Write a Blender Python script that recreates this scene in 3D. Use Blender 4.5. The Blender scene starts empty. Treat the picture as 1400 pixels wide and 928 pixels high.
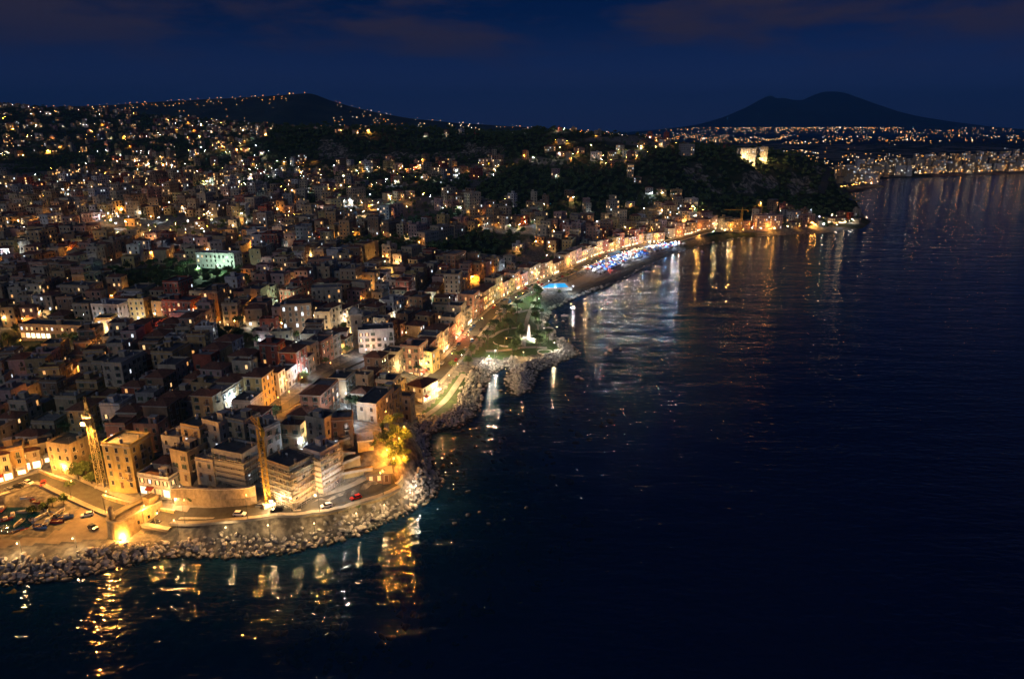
import bpy, bmesh, math, random
import numpy as np
from mathutils import Vector, Matrix

SC = bpy.context.scene
COL = SC.collection
rng = np.random.default_rng(7)
RND = random.Random(11)

# ------------------------------------------------------------------ camera
TILT, FPX, CAMZ = math.radians(17.1), 933.0, 130.0
cam_d = bpy.data.cameras.new("camera")
cam = bpy.data.objects.new("camera", cam_d)
COL.objects.link(cam)
cam.location = (0, 0, CAMZ)
cam.rotation_euler = (math.pi / 2 - TILT, 0, 0)
cam_d.sensor_width = 36.0
cam_d.lens = FPX / 1400.0 * 36.0
cam_d.clip_start = 1.0
cam_d.clip_end = 90000.0
SC.camera = cam
SC.view_settings.view_transform = 'Standard'
SC.view_settings.look = 'None'
SC.view_settings.gamma = 1.0
SC.view_settings.exposure = 0.0
SC.view_settings.use_curve_mapping = False
SC.render.engine = 'CYCLES'
cy = SC.cycles
cy.use_denoising = True
cy.use_light_tree = True
cy.max_bounces = 4
cy.diffuse_bounces = 2
cy.glossy_bounces = 2
cy.transmission_bounces = 2
cy.transparent_max_bounces = 6
cy.volume_bounces = 0
cy.sample_clamp_indirect = 1.5
cy.sample_clamp_direct = 0.0
cy.caustics_reflective = False
cy.caustics_refractive = False
cy.use_adaptive_sampling = True
cy.adaptive_threshold = 0.012

# ------------------------------------------------------------------ night sky and added fill light
SKY_STRENGTH = 0.0021
SUN_EL, SUN_AZ = math.radians(24), math.radians(205)     # low light from behind the camera, over the left shoulder
world = bpy.data.worlds.new("World")
SC.world = world
world.use_nodes = True
wn, wl = world.node_tree.nodes, world.node_tree.links
wn.clear()
w_out = wn.new('ShaderNodeOutputWorld')
w_bg = wn.new('ShaderNodeBackground')
w_bg.inputs['Strength'].default_value = SKY_STRENGTH
sky = wn.new('ShaderNodeTexSky')
sky.sky_type = 'NISHITA'
sky.sun_disc = False
sky.sun_elevation = SUN_EL
sky.sun_rotation = SUN_AZ
sky.air_density = 1.0
sky.dust_density = 0.4
sky.ozone_density = 4.0
tint = wn.new('ShaderNodeMix'); tint.data_type = 'RGBA'; tint.blend_type = 'MULTIPLY'
tint.inputs[0].default_value = 1.0
tint.inputs[7].default_value = (0.19, 0.98, 3.6, 1)
wl.new(sky.outputs[0], tint.inputs[6])
tc = wn.new('ShaderNodeTexCoord')
# glow of the cities low over the horizon
sepw = wn.new('ShaderNodeSeparateXYZ'); wl.new(tc.outputs['Generated'], sepw.inputs[0])
hz = wn.new('ShaderNodeMapRange'); hz.inputs[1].default_value = 0.0; hz.inputs[2].default_value = 0.16
hz.inputs[3].default_value = 1.0; hz.inputs[4].default_value = 0.0; hz.interpolation_type = 'SMOOTHSTEP'
wl.new(sepw.outputs[2], hz.inputs[0])
glow = wn.new('ShaderNodeMix'); glow.data_type = 'RGBA'; glow.blend_type = 'ADD'
glow.inputs[7].default_value = (9.0, 10.5, 36.0, 1)
wl.new(hz.outputs[0], glow.inputs[0])
# blue afterglow added in the unseen west behind the camera, lifting sea and facades
wst = wn.new('ShaderNodeMapRange'); wst.inputs[1].default_value = 0.30; wst.inputs[2].default_value = -0.85; wst.interpolation_type = 'SMOOTHSTEP'
wl.new(sepw.outputs[1], wst.inputs[0])
aft = wn.new('ShaderNodeMix'); aft.data_type = 'RGBA'; aft.blend_type = 'ADD'; aft.inputs[7].default_value = (12, 24, 62, 1)
wl.new(wst.outputs[0], aft.inputs[0]); wl.new(tint.outputs[2], aft.inputs[6]); wl.new(aft.outputs[2], glow.inputs[6])
# long streaky clouds, mauve from the city light below them
cmap = wn.new('ShaderNodeMapping'); cmap.inputs['Scale'].default_value = (2.2, 2.2, 10.0)
cmap.inputs['Location'].default_value = (1.3, 0.9, 0.1)
wl.new(tc.outputs['Generated'], cmap.inputs[0])
cno = wn.new('ShaderNodeTexNoise'); cno.inputs['Scale'].default_value = 1.7; cno.inputs['Detail'].default_value = 7
cno.inputs['Roughness'].default_value = 0.58
wl.new(cmap.outputs[0], cno.inputs['Vector'])
crp = wn.new('ShaderNodeMapRange'); crp.inputs[1].default_value = 0.42; crp.inputs[2].default_value = 0.64
crp.interpolation_type = 'SMOOTHSTEP'
wl.new(cno.outputs[0], crp.inputs[0])
ch = wn.new('ShaderNodeMapRange'); ch.inputs[1].default_value = 0.045; ch.inputs[2].default_value = 0.14
ch.interpolation_type = 'SMOOTHSTEP'
wl.new(sepw.outputs[2], ch.inputs[0])
cm = wn.new('ShaderNodeMath'); cm.operation = 'MULTIPLY'
wl.new(crp.outputs[0], cm.inputs[0]); wl.new(ch.outputs[0], cm.inputs[1])
cmix = wn.new('ShaderNodeMix'); cmix.data_type = 'RGBA'
cmix.inputs[7].default_value = (13.0, 10.5, 20.0, 1)
wl.new(cm.outputs[0], cmix.inputs[0]); wl.new(glow.outputs[2], cmix.inputs[6])
wl.new(cmix.outputs[2], w_bg.inputs['Color'])
wl.new(w_bg.outputs[0], w_out.inputs[0])

sun_d = bpy.data.lights.new("fill_sun", 'SUN')  # weak sun lamp added as neutral fill on roofs and walls
sun_d.energy = 0.31
sun_d.angle = math.radians(12)
sun_d.color = (1.0, 0.93, 0.84)
sun = bpy.data.objects.new("fill_sun", sun_d)
COL.objects.link(sun)
_sd = Vector((math.sin(SUN_AZ) * math.cos(SUN_EL), math.cos(SUN_AZ) * math.cos(SUN_EL), math.sin(SUN_EL)))
sun.rotation_euler = _sd.to_track_quat('Z', 'Y').to_euler()

# ------------------------------------------------------------------ small helpers
CT, ST = math.cos(TILT), math.sin(TILT)

def ray(px, py):
    u, v = (px - 700.0) / FPX, (464.0 - py) / FPX
    return np.array([u, CT + v * ST, -ST + v * CT])

def at_d(px, py, D):
    r = ray(px, py); k = D / r[1]
    return np.array([r[0] * k, D, CAMZ + r[2] * k])

def at_z(px, py, z):
    r = ray(px, py); k = (z - CAMZ) / r[2]
    return np.array([r[0] * k, r[1] * k, z])

def project(x, y, z):
    dz = z - CAMZ
    f = y * CT - dz * ST
    v = (y * ST + dz * CT) / f
    return 700 + FPX * x / f, 464 - FPX * v

def tag(o, label=None, cat=None, group=None, kind=None):
    if label: o['label'] = label
    if cat: o['category'] = cat
    if group: o['group'] = group
    if kind: o['kind'] = kind
    return o

def empty(name, loc=(0, 0, 0), rz=0.0):
    o = bpy.data.objects.new(name, None)
    o.empty_display_size = 0.5
    o.location = loc
    o.rotation_euler = (0, 0, rz)
    COL.objects.link(o)
    return o

class MB:
    """collects faces of one mesh"""
    def __init__(self):
        self.v, self.f, self.m = [], [], []
    def add(self, vs, fs, m=0):
        n = len(self.v)
        self.v.extend(tuple(p) for p in vs)
        for f in fs:
            self.f.append(tuple(i + n for i in f)); self.m.append(m)
    def box(self, x0, x1, y0, y1, z0, z1, m=0, bottom=True, top=True):
        vs = [(x0, y0, z0), (x1, y0, z0), (x1, y1, z0), (x0, y1, z0), (x0, y0, z1), (x1, y0, z1), (x1, y1, z1), (x0, y1, z1)]
        fs = [(0, 1, 5, 4), (1, 2, 6, 5), (2, 3, 7, 6), (3, 0, 4, 7)]
        if bottom: fs.append((3, 2, 1, 0))
        if top: fs.append((4, 5, 6, 7))
        self.add(vs, fs, m)
    def bar(self, a, b, w, m=0, h=None):
        """square bar between two points"""
        a, b = Vector(a), Vector(b)
        d = (b - a)
        if d.length < 1e-6: return
        d.normalize()
        up = Vector((0, 0, 1)) if abs(d.z) < 0.95 else Vector((1, 0, 0))
        s = d.cross(up).normalized() * w / 2
        t = s.cross(d).normalized() * (h or w) / 2
        vs = [a - s - t, a + s - t, a + s + t, a - s + t, b - s - t, b + s - t, b + s + t, b - s + t]
        self.add(vs, [(0, 1, 5, 4), (1, 2, 6, 5), (2, 3, 7, 6), (3, 0, 4, 7), (3, 2, 1, 0), (4, 5, 6, 7)], m)
    def tube(self, pts, rad, n=6, m=0, cap=True):
        base = len(self.v)
        k = len(pts)
        for i, p in enumerate(pts):
            p = Vector(p)
            d = (Vector(pts[min(i + 1, k - 1)]) - Vector(pts[max(i - 1, 0)])).normalized()
            up = Vector((0, 0, 1)) if abs(d.z) < 0.9 else Vector((1, 0, 0))
            s = d.cross(up).normalized(); t = s.cross(d)
            r = rad[i] if hasattr(rad, '__len__') else rad
            for j in range(n):
                a = 2 * math.pi * j / n
                self.v.append(tuple(p + s * math.cos(a) * r + t * math.sin(a) * r))
        for i in range(k - 1):
            for j in range(n):
                a, b = base + i * n + j, base + i * n + (j + 1) % n
                self.f.append((a, b, b + n, a + n)); self.m.append(m)
        if cap:
            self.f.append(tuple(base + j for j in reversed(range(n)))); self.m.append(m)
            self.f.append(tuple(base + (k - 1) * n + j for j in range(n))); self.m.append(m)
    def prism(self, poly, z0, z1, m=0, mt=None):
        n = len(poly)
        self.add([(p[0], p[1], z0) for p in poly] + [(p[0], p[1], z1) for p in poly],
                 [(i, (i + 1) % n, (i + 1) % n + n, i + n) for i in range(n)], m)
        k = len(self.v) - n
        self.f.append(tuple(range(k, k + n))); self.m.append(m if mt is None else mt)
    def build(self, name, mats, parent=None, smooth=False, loc=None):
        return link_mesh(name, mesh_of(name, self, mats, smooth), parent, loc)

def mesh_of(name, mb, mats, smooth=False):
    me = bpy.data.meshes.new(name)
    me.from_pydata(mb.v, [], mb.f)
    if not isinstance(mats, (list, tuple)): mats = [mats]
    for m in mats: me.materials.append(m)
    if len(mats) > 1: me.polygons.foreach_set('material_index', mb.m)
    if smooth: me.polygons.foreach_set('use_smooth', [True] * len(me.polygons))
    me.update()
    return me

def link_mesh(name, me, parent=None, loc=None):
    o = bpy.data.objects.new(name, me)
    COL.objects.link(o)
    if parent is not None: o.parent = parent
    if loc is not None: o.location = loc
    return o

def np_mesh(name, V, Q, mats, midx=None, smooth=False):
    """mesh from numpy arrays of vertices and quads or triangles"""
    V = np.ascontiguousarray(V, dtype=np.float32); Q = np.ascontiguousarray(Q, dtype=np.int32)
    me = bpy.data.meshes.new(name)
    nf, k = Q.shape
    me.vertices.add(len(V)); me.vertices.foreach_set('co', V.ravel())
    me.loops.add(nf * k); me.loops.foreach_set('vertex_index', Q.ravel())
    me.polygons.add(nf)
    me.polygons.foreach_set('loop_start', np.arange(0, nf * k, k, dtype=np.int32))
    try: me.polygons.foreach_set('loop_total', np.full(nf, k, dtype=np.int32))
    except Exception: pass
    if not isinstance(mats, (list, tuple)): mats = [mats]
    for m in mats: me.materials.append(m)
    if midx is not None: me.polygons.foreach_set('material_index', np.ascontiguousarray(midx, dtype=np.int32))
    if smooth: me.polygons.foreach_set('use_smooth', np.ones(nf, dtype=bool))
    me.update(calc_edges=True)
    me.validate()
    return me

# ------------------------------------------------------------------ materials
MATS = {}
def new_mat(name):
    m = bpy.data.materials.new(name); m.use_nodes = True
    nt = m.node_tree
    return m, nt.nodes, nt.links, nt.nodes['Principled BSDF']

def surf(name, col, rough=0.85, scale=0.6, var=0.35, bump=0.0, col2=None, metal=0.0, stain=0.0):
    """base colour broken up by two noises, optional vertical weather stains and bump"""
    if name in MATS: return MATS[name]
    m, n, l, b = new_mat(name)
    geo = n.new('ShaderNodeTexCoord')
    oi = n.new('ShaderNodeObjectInfo')
    addv = n.new('ShaderNodeVectorMath'); addv.operation = 'ADD'
    l.new(geo.outputs['Object'], addv.inputs[0]); l.new(oi.outputs['Location'], addv.inputs[1])
    no = n.new('ShaderNodeTexNoise'); no.inputs['Scale'].default_value = scale; no.inputs['Detail'].default_value = 6
    no.inputs['Roughness'].default_value = 0.65
    l.new(addv.outputs[0], no.inputs['Vector'])
    c2 = col2 or tuple(c * (1 - var) for c in col)
    mp = n.new('ShaderNodeMapRange'); mp.inputs[1].default_value = 0.32; mp.inputs[2].default_value = 0.68
    l.new(no.outputs[0], mp.inputs[0])
    mx = n.new('ShaderNodeMix'); mx.data_type = 'RGBA'
    mx.inputs[6].default_value = (*c2, 1); mx.inputs[7].default_value = (*tuple(min(1, c * (1 + var * 0.35)) for c in col), 1)
    l.new(mp.outputs[0], mx.inputs[0])
    out = mx.outputs[2]
    if stain:
        mp2 = n.new('ShaderNodeMapping'); mp2.inputs['Scale'].default_value = (1.1, 1.1, 0.16)
        l.new(addv.outputs[0], mp2.inputs[0])
        n2 = n.new('ShaderNodeTexNoise'); n2.inputs['Scale'].default_value = 0.9; n2.inputs['Detail'].default_value = 5
        l.new(mp2.outputs[0], n2.inputs['Vector'])
        r2 = n.new('ShaderNodeMapRange'); r2.inputs[1].default_value = 0.5; r2.inputs[2].default_value = 0.72; r2.inputs[4].default_value = stain
        l.new(n2.outputs[0], r2.inputs[0])
        mx2 = n.new('ShaderNodeMix'); mx2.data_type = 'RGBA'
        mx2.inputs[7].default_value = (*tuple(c * 0.32 for c in col), 1)
        l.new(r2.outputs[0], mx2.inputs[0]); l.new(out, mx2.inputs[6])
        out = mx2.outputs[2]
    l.new(out, b.inputs['Base Color'])
    b.inputs['Roughness'].default_value = rough
    b.inputs['Metallic'].default_value = metal
    b.inputs['Specular IOR Level'].default_value = 0.25
    if bump:
        bp = n.new('ShaderNodeBump'); bp.inputs['Strength'].default_value = bump; bp.inputs['Distance'].default_value = 0.3
        l.new(no.outputs[0], bp.inputs['Height']); l.new(bp.outputs[0], b.inputs['Normal'])
    MATS[name] = m
    return m

def emit(name, col, strength, sample=False):
    if name in MATS: return MATS[name]
    m, n, l, b = new_mat(name)
    b.inputs['Base Color'].default_value = (0.3, 0.3, 0.3, 1)
    b.inputs['Emission Color'].default_value = (*col, 1)
    b.inputs['Emission Strength'].default_value = strength
    m.cycles.emission_sampling = 'FRONT' if sample else 'NONE'
    MATS[name] = m
    return m

SODIUM, WARM, WHITE, COOL, GREEN, BLUE, RED, AMBER = ((1, .42, .075), (1, .64, .28), (1, .9, .74), (.72, .86, 1), (.62, 1, .72), (.16, .42, 1), (1, .10, .05), (1, .34, .035))
LCOL = dict(sodium=SODIUM, warm=WARM, white=WHITE, cool=COOL, green=GREEN, blue=BLUE, red=RED, amber=AMBER)
# ------------------------------------------------------------------ lie of the land
COAST_PX = [(-260, 815), (-120, 806), (0, 797), (80, 791), (170, 771), (235, 758), (300, 759), (380, 756), (440, 743), (500, 725), (560, 697), (590, 680), (600, 660),
            (590, 640), (583, 610), (584, 592), (600, 588), (625, 583), (650, 568), (656, 540), (668, 515), (688, 500), (697, 502), (694, 525), (706, 540), (724, 532),
            (733, 507), (760, 496), (790, 485), (778, 470), (758, 460), (744, 440), (752, 424), (790, 405), (840, 387), (880, 365), (920, 348), (960, 335),
            (1010, 326), (1060, 322), (1120, 319), (1180, 312), (1191, 303), (1176, 293)]
coast = [at_z(px, py, 0)[:2] for px, py in COAST_PX]
coast += [at_d(px, 178, d)[:2] * 1 for px, d in ()]
for px, D in ((1160, 1130), (1135, 1260), (1124, 1400), (1160, 1480), (1212, 1640), (1195, 1760), (1172, 1840), (1210, 1930), (1260, 1985), (1330, 2060), (1420, 2150), (1620, 2300), (2100, 2900)):
    k = D / (CT + 0.24 * ST)
    coast.append(np.array([(px - 700) / FPX * k, D]))
coast += [np.array([9000., 3600.]), np.array([40000., 16000.]), np.array([40000., 60000.]), np.array([-40000., 60000.]), np.array([-40000., -200.]), np.array([-900., 60.])]
COAST = np.array(coast)

def signed_dist(X, Y, poly=COAST):
    """+ inside the polygon, - outside"""
    shp = X.shape
    X, Y = X.ravel(), Y.ravel()
    best = np.full(X.shape, 1e18); ins = np.zeros(X.shape, dtype=bool)
    n = len(poly)
    for i in range(n):
        ax, ay = poly[i]; bx, by = poly[(i + 1) % n]
        dx, dy = bx - ax, by - ay
        t = np.clip(((X - ax) * dx + (Y - ay) * dy) / (dx * dx + dy * dy + 1e-12), 0, 1)
        best = np.minimum(best, (X - ax - t * dx) ** 2 + (Y - ay - t * dy) ** 2)
        c = (ay > Y) != (by > Y)
        ins ^= c & (X < (bx - ax) * (Y - ay) / (by - ay + 1e-12) + ax)
    d = np.sqrt(best)
    return np.where(ins, d, -d).reshape(shp)

CTRL = []
for px, py, z in ((-200, 700, 3), (0, 720, 3), (0, 690, 3), (100, 700, 3), (240, 720, 4), (190, 690, 4.5), (0, 640, 5), (100, 650, 5.5), (140, 690, 3.2), (60, 740, 3),
                  (385, 690, 11), (330, 703, 10), (450, 695, 11), (540, 664, 10.5), (500, 680, 11), (262, 706, 6), (480, 660, 12), (440, 600, 20), (400, 560, 22), (450, 520, 20), (300, 520, 20), (500, 560, 14),
                  (560, 540, 5.5), (560, 575, 5), (600, 500, 6), (640, 470, 6), (690, 430, 6), (720, 450, 4.5), (700, 470, 4.5), (740, 400, 5.5), (760, 370, 7), (900, 325, 7), (850, 345, 6.5), (1000, 309, 8), (1100, 303, 9),
                  (350, 480, 22), (100, 520, 12), (60, 580, 9), (160, 580, 12), (250, 470, 21), (0, 480, 13), (550, 430, 14), (450, 400, 24), (280, 400, 28), (100, 400, 26), (0, 420, 22), (600, 370, 20), (450, 350, 32), (250, 350, 34),
                  (50, 350, 34), (650, 330, 28), (500, 300, 40), (250, 300, 42), (20, 300, 44), (720, 300, 36), (400, 260, 52), (200, 260, 52), (600, 260, 50), (30, 240, 62), (300, 230, 62), (500, 230, 66), (650, 230, 68)):
    CTRL.append(at_z(px, py, z))
CTRL.append(at_d(280, 620, 225) * [1, 1, 0] + [0, 0, 17]); CTRL.append(at_d(300, 652, 214) * [1, 1, 0] + [0, 0, 15])
CTRL.append(at_d(340, 640, 216) * [1, 1, 0] + [0, 0, 15]); CTRL.append(at_d(505, 606, 226) * [1, 1, 0] + [0, 0, 20])
for px, py, D in ((800, 300, 850), (930, 290, 880), (860, 280, 930), (1000, 270, 1045), (1000, 240, 1085), (1000, 210, 1135), (900, 280, 930), (900, 250, 1000), (900, 220, 1070), (780, 250, 1000),
                  (700, 215, 1200), (780, 180, 1300), (740, 183, 1320), (860, 187, 1250), (640, 187, 1400), (500, 184, 1450), (400, 180, 1450), (500, 218, 1330), (640, 216, 1300), (400, 216, 1350),
                  (1120, 222, 1230), (1060, 210, 1220), (1150, 240, 1210), (1100, 250, 1150), (1090, 280, 1090), (960, 208, 1180), (0, 146, 2600), (40, 149, 2500), (100, 159, 2350), (160, 166, 2250), (240, 173, 2100), (330, 179, 2000),
                  (0, 200, 1650), (150, 200, 1650), (300, 200, 1650), (-150, 150, 2400), (-150, 220, 1300), (-200, 300, 720), (0, 170, 2100), (120, 178, 2000), (700, 196, 1260), (820, 210, 1170), (1000, 208, 1250), (840, 230, 1080)):
    CTRL.append(at_d(px, py, D))
for x, y, z in ((-1200, 4000, 120), (-2500, 3000, 230), (0, 2200, 70), (300, 1800, 40), (-400, 2600, 100), (700, 2600, 12), (1500, 3500, 10), (500, 1700, 20), (550, 1450, 18), (2500, 4500, 15), (0, 4500, 60), (-2400, 1500, 90), (-1500, 600, 30), (-800, 250, 6)):
    CTRL.append(np.array([x, y, z], float))
CTRL = np.array(CTRL)
_S = 100.0
def _phi(r): return -np.sqrt(r * r + 0.02)
_A = _phi(np.sqrt(((CTRL[:, None, :2] - CTRL[None, :, :2]) ** 2).sum(-1)) / _S)
_A = np.block([[_A, np.ones((len(CTRL), 1))], [np.ones((1, len(CTRL))), np.zeros((1, 1))]])
_W = np.linalg.solve(_A + np.eye(len(_A)) * 1e-3, np.r_[CTRL[:, 2], 0])
def rbf(X, Y):
    out = np.full(X.shape, _W[-1])
    for i in range(len(CTRL)):
        out += _W[i] * _phi(np.sqrt((X - CTRL[i, 0]) ** 2 + (Y - CTRL[i, 1]) ** 2) / _S)
    return out

_tab = rng.random((256, 256))
def vnoise(x, y):
    xi, yi = np.floor(x).astype(int), np.floor(y).astype(int)
    fx, fy = x - xi, y - yi
    fx, fy = fx * fx * (3 - 2 * fx), fy * fy * (3 - 2 * fy)
    t = lambda a, b: _tab[a & 255, b & 255]
    return (t(xi, yi) * (1 - fx) + t(xi + 1, yi) * fx) * (1 - fy) + (t(xi, yi + 1) * (1 - fx) + t(xi + 1, yi + 1) * fx) * fy
def fbm(x, y, o=4):
    s, a, t = 0, 0.5, 0
    for k in range(o):
        s = s + a * vnoise(x * 2 ** k + 17.3 * k, y * 2 ** k - 9.1 * k); t += a; a *= 0.5
    return s / t

def axis(*segs):
    out = []
    for a, b, st in segs: out.append(np.arange(a, b, st))
    return np.concatenate(out + [[segs[-1][1]]])
GX = axis((-3000, -700, 20), (-700, -260, 9), (-260, 130, 3), (130, 700, 8), (700, 4200, 35))
GY = axis((40, 150, 8), (150, 520, 3), (520, 1500, 8), (1500, 5200, 25))
MX, MY = np.meshgrid(GX, GY)
SD = signed_dist(MX, MY)
HH = rbf(MX, MY)
rough = (fbm(MX / 70, MY / 70) - 0.5) * np.clip((MY - 500) / 500, 0, 1) * 14 + (fbm(MX / 22, MY / 22) - 0.5) * np.clip((MY - 500) / 400, 0, 1) * 5
HH = np.maximum(HH + rough, 2.4)
shore = np.clip(SD / 9.0, 0, 1); shore = shore * shore * (3 - 2 * shore)
land = HH * shore + 0.2
bed = -0.4 - np.minimum(-SD, 26) * 0.11 - np.clip(-SD - 26, 0, 60) * 0.12 + (fbm(MX / 9, MY / 9) - 0.5) * 1.2 * np.clip(-SD / 6, 0, 1)
bed = np.maximum(bed, -11)
TZ = np.where(SD > 0, land, bed)
# the little harbour basin cut into the quay at the left edge
BASIN = np.array([at_z(px, py, 0)[:2] for px, py in ((-260, 748), (30, 738), (52, 722), (58, 702), (40, 692), (0, 690), (-260, 690))])
bd = signed_dist(MX, MY, BASIN)
TZ = np.where(bd > 0, -3.0 * np.clip(bd / 2, 0, 1) - 0.3, TZ)

def height(x, y):
    """ground height, the same as the terrain mesh"""
    x, y = np.asarray(x, float), np.asarray(y, float)
    i = np.clip(np.searchsorted(GX, x) - 1, 0, len(GX) - 2); j = np.clip(np.searchsorted(GY, y) - 1, 0, len(GY) - 2)
    fx = np.clip((x - GX[i]) / (GX[i + 1] - GX[i]), 0, 1); fy = np.clip((y - GY[j]) / (GY[j + 1] - GY[j]), 0, 1)
    return (TZ[j, i] * (1 - fx) + TZ[j, i + 1] * fx) * (1 - fy) + (TZ[j + 1, i] * (1 - fx) + TZ[j + 1, i + 1] * fx) * fy
def hgt(x, y): return float(height(x, y))
def sd_at(x, y): return float(signed_dist(np.array([x]), np.array([y]))[0])

def hit(px, py, lift=0.0):
    """where the view ray through a pixel meets the ground"""
    r = ray(px, py)
    D = np.concatenate([np.arange(100, 700, 0.5), np.arange(700, 5000, 3)])
    k = D / r[1]
    zz = CAMZ + r[2] * k
    g = np.maximum(height(r[0] * k, D), 0) + lift
    w = np.nonzero(zz <= g)[0]
    i = w[0] if len(w) else len(D) - 1
    return Vector((r[0] * k[i], D[i], g[i] - lift))

def px_poly(pts, lift=0.0): return np.array([hit(px, py, lift)[:2] for px, py in pts])

# woods and gardens (image outlines dropped on to the ground); everything else inland is town
WOODS_PX = [((150, 372), (235, 362), (330, 368), (345, 398), (300, 412), (200, 412), (160, 400)), ((0, 452), (60, 448), (125, 470), (90, 492), (0, 498)),
            ((365, 182), (690, 178), (690, 210), (600, 216), (440, 220), (370, 205)), ((690, 180), (760, 176), (760, 215), (690, 218)),
            ((450, 335), (520, 322), (600, 340), (560, 358), (470, 352)), ((575, 340), (640, 318), (720, 322), (690, 348), (610, 360)),
            ((690, 225), (900, 225), (930, 262), (860, 300), (700, 300), (640, 268)), ((880, 215), (1165, 215), (1175, 292), (1010, 300), (960, 292), (880, 262)),
            ((460, 262), (640, 248), (640, 262), (470, 280)), ((385, 268), (440, 262), (450, 290), (390, 292)), ((640, 180), (1000, 180), (1000, 200), (640, 200)),
            ((290, 456), (345, 452), (360, 476), (300, 478)),
            ((95, 640), (150, 600), (145, 660), (110, 668)), ((560, 300), (620, 290), (640, 305), (570, 318))]
WOODS = [px_poly(w) for w in WOODS_PX]
BARE = [px_poly(w) for w in (((436, 192), (452, 190), (482, 210), (480, 219), (438, 218)), ((484, 211), (560, 209), (640, 210), (640, 215), (484, 217)), ((624, 212), (640, 198), (688, 196), (690, 206), (660, 215)),
                             ((1002, 244), (1030, 236), (1062, 240), (1066, 262), (1030, 270), (1004, 264)), ((1112, 226), (1150, 228), (1166, 244), (1160, 254), (1120, 248)), ((970, 240), (984, 240), (986, 262), (972, 262)), ((1076, 244), (1100, 240), (1108, 262), (1084, 268)), ((940, 228), (956, 226), (958, 248), (944, 250)))]
def in_bare(X, Y):
    m = np.full(np.shape(X), -1e9)
    for w in BARE: m = np.maximum(m, signed_dist(np.asarray(X, float), np.asarray(Y, float), w))
    return m
def in_woods(X, Y):
    m = np.full(np.shape(X), -1e9)
    for w in WOODS: m = np.maximum(m, signed_dist(np.asarray(X, float), np.asarray(Y, float), w))
    return m

# ground material: paving in the town, soil and scrub in the green parts, bare rock where steep, wet sand below water, tinted blue with depth
def ground_material():
    m, n, l, b = new_mat("ground")
    g = n.new('ShaderNodeNewGeometry')
    at = n.new('ShaderNodeAttribute'); at.attribute_name = 'green'
    no = n.new('ShaderNodeTexNoise'); no.inputs['Scale'].default_value = 0.06; no.inputs['Detail'].default_value = 8; no.inputs['Roughness'].default_value = 0.7
    n2 = n.new('ShaderNodeTexNoise'); n2.inputs['Scale'].default_value = 0.5; n2.inputs['Detail'].default_value = 6
    l.new(g.outputs['Position'], no.inputs['Vector']); l.new(g.outputs['Position'], n2.inputs['Vector'])
    def mix(a, c, fac):
        x = n.new('ShaderNodeMix'); x.data_type = 'RGBA'
        for s, v in ((6, a), (7, c)):
            if isinstance(v, tuple): x.inputs[s].default_value = (*v, 1)
            else: l.new(v, x.inputs[s])
        l.new(fac, x.inputs[0]); return x.outputs[2]
    def rng_(v, a, c):
        r = n.new('ShaderNodeMapRange'); r.inputs[1].default_value = a; r.inputs[2].default_value = c; r.interpolation_type = 'SMOOTHSTEP'
        l.new(v, r.inputs[0]); return r.outputs[0]
    paved = mix((0.085, 0.08, 0.075), (0.19, 0.175, 0.15), rng_(n2.outputs[0], 0.35, 0.65))
    soil = mix((0.018, 0.03, 0.012), (0.06, 0.055, 0.03), rng_(no.outputs[0], 0.4, 0.65))
    col = mix(paved, soil, rng_(at.outputs['Fac'], 0.3, 0.7))
    sp = n.new('ShaderNodeSeparateXYZ'); l.new(g.outputs['Normal'], sp.inputs[0])
    steep = rng_(sp.outputs[2], 0.72, 0.5)
    rock = mix((0.10, 0.085, 0.065), (0.30, 0.26, 0.20), rng_(n2.outputs[0], 0.35, 0.7))
    col = mix(col, rock, steep)
    ab = n.new('ShaderNodeAttribute'); ab.attribute_name = 'bare'
    vm = n.new('ShaderNodeMapping'); vm.inputs['Scale'].default_value = (0.16, 0.16, 0.03); l.new(g.outputs['Position'], vm.inputs[0])
    n3 = n.new('ShaderNodeTexNoise'); n3.inputs['Scale'].default_value = 1.0; n3.inputs['Detail'].default_value = 7; n3.inputs['Roughness'].default_value = 0.7; l.new(vm.outputs[0], n3.inputs['Vector'])
    pale = mix((0.035, 0.035, 0.022), (0.36, 0.31, 0.25), rng_(n3.outputs[0], 0.42, 0.68))
    col = mix(col, pale, rng_(ab.outputs['Fac'], 0.3, 0.7))
    pz = n.new('ShaderNodeSeparateXYZ'); l.new(g.outputs['Position'], pz.inputs[0])
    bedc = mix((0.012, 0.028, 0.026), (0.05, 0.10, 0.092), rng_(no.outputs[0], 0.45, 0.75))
    bedd = mix(bedc, (0.012, 0.07, 0.20), rng_(pz.outputs[2], -3.0, -9.5))  # water's blue back-scatter put into the bed colour, growing with depth
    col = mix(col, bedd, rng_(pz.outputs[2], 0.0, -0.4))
    l.new(col, b.inputs['Base Color'])
    b.inputs['Roughness'].default_value = 0.9
    b.inputs['Specular IOR Level'].default_value = 0.15
    bp = n.new('ShaderNodeBump'); bp.inputs['Strength'].default_value = 0.5; bp.inputs['Distance'].default_value = 0.6
    l.new(n2.outputs[0], bp.inputs['Height']); l.new(bp.outputs[0], b.inputs['Normal'])
    return m
M_GROUND = ground_material()
_bm = in_bare(MX, MY) + (fbm(MX / 14, MY / 14) - 0.5) * 44
bare = np.clip(_bm / 8 + 0.5, 0, 1)
TZ = np.where(SD > 12, TZ + bare * (np.abs(fbm(MX / 13, MY / 40, 4) - 0.5) * 26 - 3), TZ)
ny, nx = MX.shape
V = np.stack([MX.ravel(), MY.ravel(), TZ.ravel()], 1)
ii = (np.arange(ny - 1)[:, None] * nx + np.arange(nx - 1)[None, :]).ravel()
Q = np.stack([ii, ii + 1, ii + nx + 1, ii + nx], 1)
me = np_mesh('ground', V, Q, M_GROUND, smooth=True)
gw = in_woods(MX, MY)
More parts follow.
